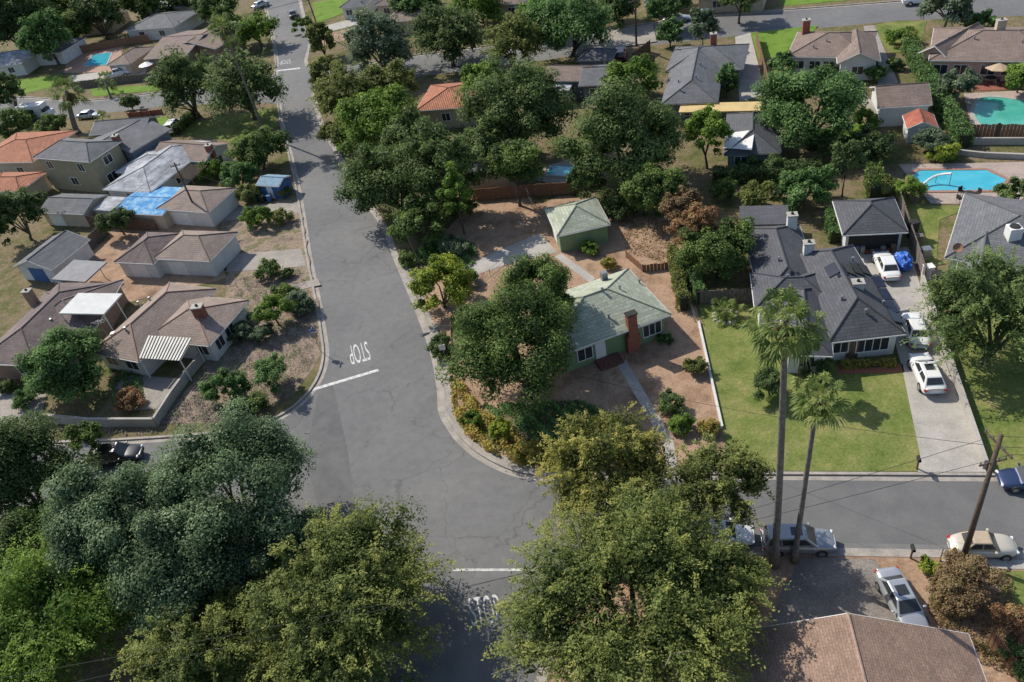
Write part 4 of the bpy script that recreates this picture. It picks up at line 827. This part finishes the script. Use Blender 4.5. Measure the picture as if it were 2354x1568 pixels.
cover([(540,640),(690,620),(725,700),(733,800),(686,900),(560,968),(380,970),(470,850),(540,740)],14000,.13,.1,'purple','grey purple creeping plants on the corner yard')
cover([(250,850),(330,820),(330,940),(260,940)],3500,.2,.5,'lush','patio planting inside the block wall')
cover([(1420,510),(1540,480),(1540,610),(1440,580)],1200,.2,.2,'brown','dry leaf litter behind the green garage')
cover([(2150,1290),(2320,1310),(2354,1568),(2200,1500),(2130,1400)],4500,.16,.35,'brown','dry weeds beside the silver sedan')
cover([(100,985),(360,985),(420,900),(520,930),(600,975),(300,1003)],5000,.16,.25,'purple','weeds along the outside of the block wall')
cover([(740,290),(800,340),(880,500),(960,560),(1080,480),(1000,400),(820,300)],10000,.3,.5,'oak','undergrowth along the right kerb beneath the trees')
cover([(1240,420),(1560,440),(1560,500),(1430,500),(1340,460)],5000,.3,.4,'dark','undergrowth behind the green garage')
cover([(1100,180),(1240,170),(1250,420),(1100,440),(900,420),(820,280),(950,270)],12000,.32,.5,'grey','undergrowth beneath the central trees')
cover([(1010,1800),(1010,1600),(860,1500),(840,1330),(700,1245),(300,1215),(300,1800)],12000,.3,.5,'oak','undergrowth beneath the lower left trees')
# ---------- palms
def palm(bx,by,tx,ty,hh,label,R=1.0,nf=38,skirt=.8,tr=.22):
    b=G(bx,by,.12); tp=G(tx,ty,hh); t=thing('palm_tree',label,'palm tree',b); tp=tp-b; rr=random.Random(int(bx)); mb=MB(); pts=[];rs=[]
    for k in range(9):
        f=k/8; pts.append(Vector((tp.x*(f**1.4),tp.y*(f**1.4),tp.z*f-.1*(k==0)))); rs.append(tr*(1.5 if k==0 else 1-.35*f))
    mb.path(pts,rs,10); mb.build('trunk',m_pbark,t,True,world=False)
    for nm,cnt,e0,e1,mk in (('crown',nf,-50,78,'palm'),('dead_fronds',int(nf*.4*skirt),-85,-55,'dead')):
        if cnt<1: continue
        vs=[];fs=[];val=[]
        for i in range(cnt):
            az=i*2.4+rr.uniform(-.3,.3); el=math.radians(e0+(e1-e0)*((i+.5)/cnt)+rr.uniform(-12,12)); d=Vector((math.cos(az)*math.cos(el),math.sin(az)*math.cos(el),math.sin(el))); side=Vector((-math.sin(az),math.cos(az),0)); up=side.cross(d)*-1
            if up.z<0: up=-up
            pl=R*(1.15 if nm=='crown' else .4)*rr.uniform(.55,1.25); h0=tp+Vector((0,0,-.1)); h1=h0+d*pl+Vector((0,0,-.15*pl)); fv=rr.random()
            i0=len(vs); vs+=[h0+side*.04,h0-side*.04,h1-side*.03,h1+side*.03]; fs.append([i0,i0+1,i0+2,i0+3]); val+=[.9]*4
            fan=R*.85*rr.uniform(.75,1.2); nb=15
            for q in range(nb):
                a=math.radians(-90+180*q/(nb-1)+rr.uniform(-3,3)); bd=(d*math.cos(a)+side*math.sin(a)); ln=fan*(1-.3*abs(a)/1.5)*rr.uniform(.85,1.1); m1=h1+bd*ln*.55+up*.06*fan*(1 if q%2 else -1); e=h1+bd*ln+Vector((0,0,-rr.uniform(.25,.5)*fan)); wv=bd.cross(up).normalized()*(.065*fan)
                i0=len(vs); vs+=[h1,m1+wv,e,m1-wv]; fs.append([i0,i0+1,i0+2,i0+3]); v=min(1,max(0,.1+.5*fv+rr.uniform(0,.3))); val+=[v*.6,v,min(1,v+.12),v]
        me=bpy.data.meshes.new(nm); me.from_pydata([tuple(v) for v in vs],[],fs); a=me.attributes.new('lv','FLOAT','POINT'); a.data.foreach_set('value',val); me.materials.append(LM[mk]); o=bpy.data.objects.new(nm,me); C.objects.link(o); o.parent=t
palm(1780,1300,1806,735,22.0,'taller of the two fan palms on the right',1.12,38,.8,.26)
palm(1826,1290,1880,915,14.5,'shorter of the two fan palms on the right',1.05,34,1.2,.2)
palm(610,312,512,62,17.4,'very tall thin palm on the left of the long street',1.4,32,.8,.2)
palm(178,306,152,208,7.0,'shaggy palm by the left cross street',1.8,34,2.2,.5)
palm(255,225,240,182,3.0,'small palm beside the grey board fence',1.2,20,0,.2)
palm(1668,728,1668,712,1.0,'small cycad like palm in a ring on the lawn',.95,24,0,.18)
palm(2100,112,2098,90,1.8,'small palm between the upper right houses',1.1,20,0,.18)
palm(250,318,235,272,3,'low palm by the left cross street, nearer the camera',1.0,16,0,.15)
p=G(1668,728,.13); mb=MB()
for k in range(14):
    a=k*math.pi/7; mb.tube((p.x+1.1*math.cos(a),p.y+1.1*math.sin(a),.1),(p.x+1.1*math.cos(a),p.y+1.1*math.sin(a),.3),.26,.16,6)
tag(mb.build('stone_ring',m_conc),'ring of stones around the small palm on the lawn','edging')
# ---------- poles and wires
def pole(bx,by,tx,ty,hh,label,arms=(),r=.16,lamp=None):
    b=G(bx,by,.12); tp=G(tx,ty,hh); t=thing('utility_pole',label,'utility pole',b); mb=MB(); mb.tube(b,tp,r,r*.65,10); mb.build('pole',m_pole,t,True)
    tops=[]
    for z,an,L in arms:
        c=b.lerp(tp,z); d=Vector((math.cos(an),math.sin(an),0)); mb=MB(); mb.tube(c-d*L/2,c+d*L/2,.07,.07,4); o=mb.build('crossarm',m_pole,t)
        for k in(-.46,-.2,.2,.46):
            q=c+d*L*k; mb=MB(); mb.tube(q,q+Vector((0,0,.28)),.05,.04,6); mb.build('insulator',m_metal,o); tops.append(q+Vector((0,0,.28)))
    if lamp:
        e=G(*lamp); c=b.lerp(tp,.93); mid=c.lerp(e,.5)+Vector((0,0,.5)); mb=MB(); mb.path([c,mid,e],[.05,.05,.04],6); mb.build('lamp_arm',m_metal,t); mb=MB(); d=(e-c).normalized(); mb.tube(e-d*.1,e+d*.75,.09,.2,8); mb.build('lamp_head',m_metal,t)
    return tops or [tp]
pr=pole(2212,1290,2302,1000,10.2,'dark leaning utility pole with crossarms at the right',((.93,1.9,2.4),(.8,.3,1.8)),.2)
pl=pole(462,508,400,374,9,'utility pole beside the blue tarp garage',((.95,.4,1.2),),.15)
pc=pole(1044,845,1036,742,5.2,'short pole with street lamp arm at the edge of the oak',(),.12,(985,766,5.6))
pt=pole(1463,105,1460,-10,10.5,'tall pole at the top right of centre',((.9,.4,2.2),),.18)
pu=pole(735,75,706,-8,9,'utility pole at the top of the long street',((.9,.4,2),),.16)
def wire(a,b,sag,label):
    mb=MB(); n=14; P=[a.lerp(b,k/n)-Vector((0,0,sag*4*(k/n)*(1-k/n))) for k in range(n+1)]
    for i in range(n): mb.tube(P[i],P[i+1],.014,.014,4,False)
    tag(mb.build('overhead_wire',m_rub),label,'wire','overhead wires')
lamp=pc[0]
for i in range(3): wire(pr[i],pr[i]+Vector((60,-3,.5)),1,'overhead wire leaving the right pole to the right, strand %s'%'ABC'[i])
wire(pr[0],Vector((-60,14,11)),2.0,'long overhead wire from the right pole across the lower trees, upper strand'); wire(pr[2],Vector((-60,12,10.5)),2.2,'long overhead wire from the right pole across the lower trees, lower strand')
wire(pr[1],G(1335,865,3.0),.8,'service wire from the right pole to the green house')
wire(lamp,G(905,480,7.0),.5,'overhead wire from the lamp pole up the long street'); wire(lamp,G(1140,1040,7.5),.5,'overhead wire from the lamp pole down over the corner')
for i,q in enumerate(pl[:3]): wire(q,G(-60,640+i*22,7),1.0,'overhead wire from the left pole to the left, strand %s'%'ABC'[i])
wire(pl[0],G(690,470,6),.4,'overhead wire from the left pole towards the long street')
for i,q in enumerate(pu[:3]): wire(q,G(-80,150+i*6,9),1.0,'far overhead wire across the upper left, strand %s'%'ABC'[i])
for i,q in enumerate(pt[:2]): wire(q,G(2500,-60-i*8,10),1.0,'far overhead wire across the upper right, strand %s'%'ABC'[i])
def sign(bx,by,label,hh=2.9):
    b=G(bx,by,.12); t=thing('street_sign',label,'sign',b); mb=MB(); mb.tube(b,b+Vector((0,0,hh)),.035); mb.build('post',m_metal,t)
    return t,b
t,b=sign(737,808,'stop sign with street name blades at the left corner of the junction',3.1)
mb=MB(); n8=[Vector((.38*math.cos(math.pi/8+k*math.pi/4),0,.38*math.sin(math.pi/8+k*math.pi/4)+2.2)) for k in range(8)]
rot=Matrix.Rotation(math.pi+.3,3,'Z'); f0=[b+rot@(v+Vector((0,.05,0))) for v in n8]; f1=[b+rot@(v+Vector((0,.08,0))) for v in n8]; mb.poly(f1); mb.poly(f0[::-1])
for k in range(8): mb.poly([f0[k],f0[(k+1)%8],f1[(k+1)%8],f1[k]])
mb.build('stop_plate',m_metal,t)
for an,z in((.1,2.8),(1.6,3.0)): mb=MB(); mb.box((b.x,b.y,z),.85,.03,.18,an); mb.build('name_blade',mat('sign blue',(.04,.12,.35),(.04,.1,.3),1,.5,4,0),t)
t,b=sign(1025,830,'small square warning sign beside the lamp pole',2.2); mb=MB(); mb.box((b.x,b.y-.05,1.6),.6,.03,.6,.2); mb.build('plate',m_white,t)
t,b=sign(2160,1290,'leaning yellow marker post by the lower right kerb',1.4); mb=MB(); mb.tube(b,b+Vector((.9,.3,1.3)),.04); mb.build('marker',mat('yellow paint',(.6,.4,.05)),t)
for x,y,lb in((2093,1283,'dark mailbox left of the leaning marker post'),(2190,1292,'dark mailbox at the foot of the right pole'),(2107,1078,'mailbox at the end of the long driveway')):
    b=G(x,y,.12); t=thing('mailbox',lb,'mailbox',b); mb=MB(); mb.box((b.x,b.y,.1),.1,.1,1.0); mb.build('post',m_wood,t); mb=MB(); mb.box((b.x,b.y,1.1),.22,.5,.18); mb.tube((b.x,b.y-.25,1.28),(b.x,b.y+.25,1.28),.11,.11,8); mb.build('box',m_dark,t)
for i,(x,y,m,lb) in enumerate([(590,462,mat('bin green',(.03,.10,.04)),'green wheeled bin by the blue shed'),(605,464,m_dark,'black wheeled bin by the blue shed'),(622,462,m_bluew,'blue wheeled bin by the blue shed'),(505,600,m_bluew,'blue wheeled bin beside the twin garage')]):
    b=G(x,y,.14); t=thing('wheeled_bin',lb,'bin',b); mb=MB(); mb.prism([(b.x-.28,b.y-.3),(b.x+.28,b.y-.3),(b.x+.28,b.y+.3),(b.x-.28,b.y+.3)],.15,1.0); mb.build('body',m,t); mb=MB(); mb.box((b.x,b.y,1.0),.64,.7,.07); mb.build('lid',m,t)
    for sx in(-.3,.3): mb=MB(); mb.tube((b.x+sx-.03,b.y+.3,.26),(b.x+sx+.03,b.y+.3,.26),.12,.12,10); mb.build('wheel',m_rub,t)
p=G(2328,540,4.0); t=thing('air_conditioner','round topped white air conditioner on the right roof','air conditioner',p); mb=MB(); mb.box((p.x,p.y,3.4),1.1,1.1,1.5,.1); mb.build('cabinet',m_white,t,bevel=.05); mb=MB(); mb.tube((p.x,p.y,4.9),(p.x,p.y,5.0),.45,.4,16); mb.build('fan_grille',m_dark,t)
p=G(2197,585,3.2); t=thing('satellite_dish','rusty satellite dish on the right roof','satellite dish',p); mb=MB(); mb.tube(p-Vector((0,0,.4)),p+Vector((0,0,.6)),.03); mb.build('mast',m_metal,t); mb=MB(); c=p+Vector((0,-.1,.8)); d=Vector((-.2,-.7,.6)).normalized(); mb.tube(c,c+d*.12,.15,.42,16,False); mb.tube(c,c+d*.01,.15,.15,16); mb.build('dish',mat('rust',(.35,.17,.10)),t)
for i,(x,y,m) in enumerate([(2108,560,m_woodg),(2125,595,m_metal),(2130,640,m_white),(2150,660,m_dark),(2095,545,m_dark)]):
    b=G(x,y,.14); mb=MB(); mb.box((b.x,b.y,.14),.8,.7,1.0+.2*i,.1*i); mb.box((b.x,b.y,1.14+.2*i),.9,.8,.06,.1*i); tag(mb.build('storage_cabinet',m,bevel=.02),'garden storage cabinet %s beside the right house fence'%['in weathered wood','in grey metal','painted white','dark and nearest the camera','dark and beside the garage'][i],'cabinet')
# ---------- cars
def prot(verts,faces,name,m,parent,smooth=True,sub=0,bevel=0):
    me=bpy.data.meshes.new(name); me.from_pydata([tuple(v) for v in verts],[],faces); me.materials.append(m)
    if smooth: me.polygons.foreach_set('use_smooth',[True]*len(me.polygons))
    o=bpy.data.objects.new(name,me); C.objects.link(o); o.parent=parent
    if sub: s=o.modifiers.new('s','SUBSURF'); s.levels=sub; s.render_levels=sub
    if bevel: b=o.modifiers.new('b','BEVEL'); b.width=bevel; b.segments=3
    return o
def paint(n,c,metal=.3): return mat(n,c,tuple(x*.97 for x in c),1,.28,3,0,metal,coat=.6)
m_red=mat('tail light red',(.45,.02,.02),(.4,.02,.02),1,.2,3,0); m_hl=mat('headlight',(.75,.77,.8),(.7,.7,.75),1,.1,3,0); m_rim=mat('alloy',(.5,.5,.52),(.4,.4,.42),3,.3,3,0,.8)
SUVST=[(2.4,.65,.42,.7,.76),(2.25,.85,.3,.8,.9),(1.6,.92,.26,.88,1.02),(1.0,.94,.26,.9,1.08),(0,.95,.26,.92,1.1),(-1.2,.95,.26,.92,1.1),(-2.0,.94,.28,.92,1.1),(-2.3,.9,.32,.9,1.08),(-2.4,.8,.45,.8,1.0)]
KINDS={'sedan':dict(L=4.7,st=[(2.35,.6,.38,.5,.54),(2.2,.8,.24,.58,.66),(1.6,.88,.2,.68,.80),(1.0,.9,.2,.74,.9),(0,.91,.2,.78,.93),(-1.1,.91,.2,.8,.95),(-1.8,.89,.22,.82,.98),(-2.2,.82,.26,.8,.95),(-2.35,.7,.4,.66,.8)],b=(1.15,-1.75,.8,.88),t=(.35,-1.05,.58,1.42)),
'suv':dict(L=4.8,st=SUVST,b=(1.2,-2.3,.86,1.04),t=(.45,-2.05,.66,1.72)),
'crossover':dict(L=4.6,st=[(x*.96,w,a*.95,b_*.95,c_*.95) for x,w,a,b_,c_ in SUVST],b=(1.2,-2.15,.84,.98),t=(.3,-1.5,.6,1.55)),
'beetle':dict(L=4.1,st=[(2.05,.45,.38,.5,.55),(1.9,.72,.26,.62,.74),(1.4,.84,.22,.74,.93),(.8,.86,.22,.76,.96),(0,.87,.22,.78,.94),(-.8,.87,.22,.8,.97),(-1.4,.84,.24,.78,.98),(-1.85,.7,.3,.68,.8),(-2.05,.45,.4,.52,.58)],b=(.85,-1.35,.74,.9),t=(.3,-.75,.52,1.44)),
'pickup':dict(L=5.3,st=[(2.65,.7,.45,.75,.82),(2.5,.88,.32,.85,.95),(1.7,.94,.28,.92,1.08),(1.0,.95,.28,.94,1.1),(0,.95,.28,.94,1.1),(-1.2,.95,.28,.94,1.1),(-2.2,.95,.3,.94,1.1),(-2.55,.93,.34,.92,1.08),(-2.65,.9,.45,.85,1.0)],b=(1.3,-.7,.86,1.05),t=(.6,-.55,.68,1.78))}
def car(rear,front,kind,pm,label,onroad=False,group='cars parked around the streets',roofm=None,sunroof=False):
    a=G(*rear,.1);b=G(*front,.1); d=b-a; an=math.atan2(d.y,d.x); c=(a+b)/2; k=KINDS[kind]
    t=thing('parked_car',label,'car',(c.x,c.y,.17 if not onroad else .015),an,group)
    vs=[];fs=[]
    for x,w,zl,zs,zt in k['st']:
        half=[(0,zl),(.8*w,zl),(w*.98,zl+.12),(w,(zl+zs)/2+.06),(w*.965,zs),(w*.82,zt),(w*.4,zt+.025)]
        ring=half+[(0,zt+.035)]+[(-y,z) for y,z in half[1:][::-1]]; vs+=[(x,y,z) for y,z in ring]
    n=14; ns=len(k['st'])
    for i in range(ns-1):
        for j in range(n): fs.append([i*n+j,i*n+(j+1)%n,(i+1)*n+(j+1)%n,(i+1)*n+j])
    fs.append(list(range(n))); fs.append([(ns-1)*n+n-1-j for j in range(n)])
    prot(vs,fs,'body',pm,t,True,1)
    x0,x1,wb,zb=k['b']; x2,x3,wt,zt=k['t']
    v=[(x0,-wb,zb),(x0,wb,zb),(x1,wb,zb),(x1,-wb,zb),(x2,-wt,zt),(x2,wt,zt),(x3,wt,zt),(x3,-wt,zt)]; f=[[0,1,5,4],[1,2,6,5],[2,3,7,6],[3,0,4,7],[4,5,6,7]]
    prot(v,f,'cabin',roofm or pm,t,False,0,.07)
    V=[Vector(q) for q in v]
    def pane(name,i,lo,hi,tlo,thi):
        q=[V[j] for j in f[i]]; nn=(q[1]-q[0]).cross(q[2]-q[1]).normalized(); cc=(q[0]+q[1]+q[2]+q[3])/4
        if nn.dot(cc-Vector((0,0,zb)))<0: nn=-nn
        def at(s,tt): return q[0].lerp(q[1],s).lerp(q[3].lerp(q[2],s),tt)+nn*.012
        prot([at(lo,tlo),at(hi,tlo),at(hi,thi),at(lo,thi)],[[0,1,2,3]],name,m_glass,t,False)
    pane('windshield',0,.06,.94,.12,.93); pane('rear_window',2,.08,.92,.25,.9)
    for i in(1,3):
        cuts=[(.08,.47),(.52,.92)] if kind!='suv' else [(.08,.36),(.4,.66),(.7,.94)]
        for lo,hi in cuts: pane('side_window',i,(lo if i==1 else 1-hi),(hi if i==1 else 1-lo),.25,.88)
    if sunroof: prot([(x2-.25,-.35,zt+.012),(x2-.25,.35,zt+.012),(x2-1.0,.35,zt+.012),(x2-1.0,-.35,zt+.012)],[[0,1,2,3]],'sunroof',m_glass,t,False)
    L=k['L']/2; W=k['st'][4][1]
    for sx in(1,-1):
        for sy in(1,-1):
            cx=sx*L*.6; r=.33 if kind in('sedan','beetle') else .38; mb=MB(); mb.tube((cx,sy*(W-.2),r),(cx,sy*(W+.015),r),r,r,18); w_=mb.build('wheel',m_rub,t,world=False); mb=MB(); mb.tube((cx,sy*(W-.05),r),(cx,sy*(W+.025),r),r*.62,r*.58,12); mb.build('rim',m_rim,w_,world=False)
    s0=k['st'][1]; s1=k['st'][-2]
    for sy in(1,-1):
        mb=MB(); mb.box((s0[0]+.02,sy*s0[1]*.72,s0[3]-.1),.16,.34,.16,sy*-.35); mb.build('headlight',m_hl,t,world=False,bevel=.03)
        mb=MB(); mb.box((s1[0]-.03,sy*s1[1]*.78,s1[3]-.16),.18,.3,.2,sy*.25); mb.build('tail_light',m_red,t,world=False,bevel=.03)
        mb=MB(); mb.box((x0-.35,sy*(wb+.18),zb+.02),.14,.2,.13); mb.build('mirror',pm,t,world=False,bevel=.03)
    if kind=='pickup': mb=MB(); mb.box((-1.65,0,1.1),1.6,1.5,.05); mb.build('cargo_bed',m_dark,t,world=False)
    return t
P_s=paint('silver paint',(.36,.37,.38),.5); P_w=paint('white car paint',(.72,.72,.71),0); P_t=paint('cream paint',(.55,.50,.42),.1); P_b=paint('navy paint',(.03,.05,.12),.3); P_k=paint('black paint',(.015,.015,.018),.2); P_g=paint('pale silver paint',(.48,.50,.52),.5); P_r=paint('maroon paint',(.15,.03,.04),.3)
m_soft=mat('tan soft top',(.45,.36,.26),(.4,.32,.23),2,.9,12,.1)
car((1762,1254),(1905,1254),'suv',P_s,'silver SUV parked at the foot of the two palms',True,sunroof=True)
car((2185,1262),(2325,1264),'beetle',P_t,'cream rounded convertible with tan soft top by the right pole',True,roofm=m_soft)
car((2040,1338),(2102,1455),'sedan',P_g,'silver sedan on the gravel drive at the lower right',sunroof=True)
car((2142,905),(2112,838),'crossover',P_w,'white crossover nearest the street on the long driveway',sunroof=True)
car((2112,805),(2092,735),'sedan',P_w,'white sedan in the middle of the long driveway')
car((2050,655),(2022,590),'sedan',P_w,'white sedan in front of the open garage')
car((1590,1236),(1720,1238),'sedan',P_w,'white sedan half hidden under the yellowing elm',True)
car((2430,1112),(2320,1110),'sedan',P_b,'dark blue car cut by the right edge',True)
car((230,1062),(318,1050),'suv',P_k,'black SUV in the shade of the lower left trees',True)
car((252,182),(296,172),'pickup',P_w,'white pickup in the pale yard at the upper left')
car((188,272),(228,268),'sedan',P_g,'silver car on the left cross street',True)
car((678,50),(672,25),'sedan',P_k,'black car at the top of the long street',True)
car((1530,52),(1580,45),'sedan',P_s,'silver car on the upper street',True)
car((1424,152),(1430,118),'suv',P_r,'maroon car beside the dark pavilion')
car((2080,10),(2150,4),'pickup',P_w,'white pickup cut by the top edge',True)
car((800,28),(838,22),'sedan',P_k,'dark car on the pale driveway at the top')
car((1620,28),(1660,22),'sedan',P_w,'white car on the upper street by the thin tree',True)
car((590,22),(612,12),'sedan',P_s,'silver car beside the top left of the long street')
car((392,312),(415,285),'suv',P_w,'white van behind the big street trees')
a=G(55,275,.02);b=G(125,268,.02); an=math.atan2(b.y-a.y,b.x-a.x); c=(a+b)/2
t=thing('motorhome','white motorhome parked on the left cross street','motorhome',(c.x,c.y,.01),an)
mb=MB(); mb.box((-.6,0,.5),5.2,2.2,2.3); mb.build('body',m_white,t,world=False,bevel=.15); mb=MB(); mb.box((2.6,0,.45),1.6,1.9,.9); mb.build('hood',m_white,t,world=False,bevel=.15); mb=MB(); mb.box((1.6,0,1.9),1.6,2.1,.95); mb.build('cab_over',m_white,t,world=False,bevel=.15)
mb=MB(); mb.box((2.35,0,1.3),.5,1.7,.55); mb.build('windshield',m_glass,t,world=False)
for x in(-2.2,-1.0,.2):
    mb=MB(); mb.box((x,-1.11,1.5),.8,.02,.6); mb.build('side_window',m_glass,t,world=False)
for x in(-2,2.3):
    for sy in(-1,1): mb=MB(); mb.tube((x,sy*.8,.4),(x,sy*1.08,.4),.4,.4,16); mb.build('wheel',m_rub,t,world=False)
mb=MB(); mb.box((-1.2,0,2.8),.8,.8,.25); mb.build('roof_unit',m_trim,t,world=False,bevel=.05)
p=G(2073,612,.16); bm=bmesh.new(); bmesh.ops.create_icosphere(bm,subdivisions=4,radius=1)
from mathutils import noise as mn
for v in bm.verts:
    q=v.co.copy(); k=1+.22*mn.noise(q*2.2)+.08*mn.noise(q*6); v.co=Vector((q.x*.85*k,q.y*1.25*k,max(0,(q.z*.75+.55)*k)))
me=bpy.data.meshes.new('covered_cart'); bm.to_mesh(me); bm.free(); me.materials.append(mat('blue cover',(.02,.10,.42),(.03,.15,.55),3,.45,8,.2,bp=.5)); o=bpy.data.objects.new('covered_cart',me); C.objects.link(o); o.location=p; tag(o,'lumpy object under a blue cover beside the white sedan','covered object')
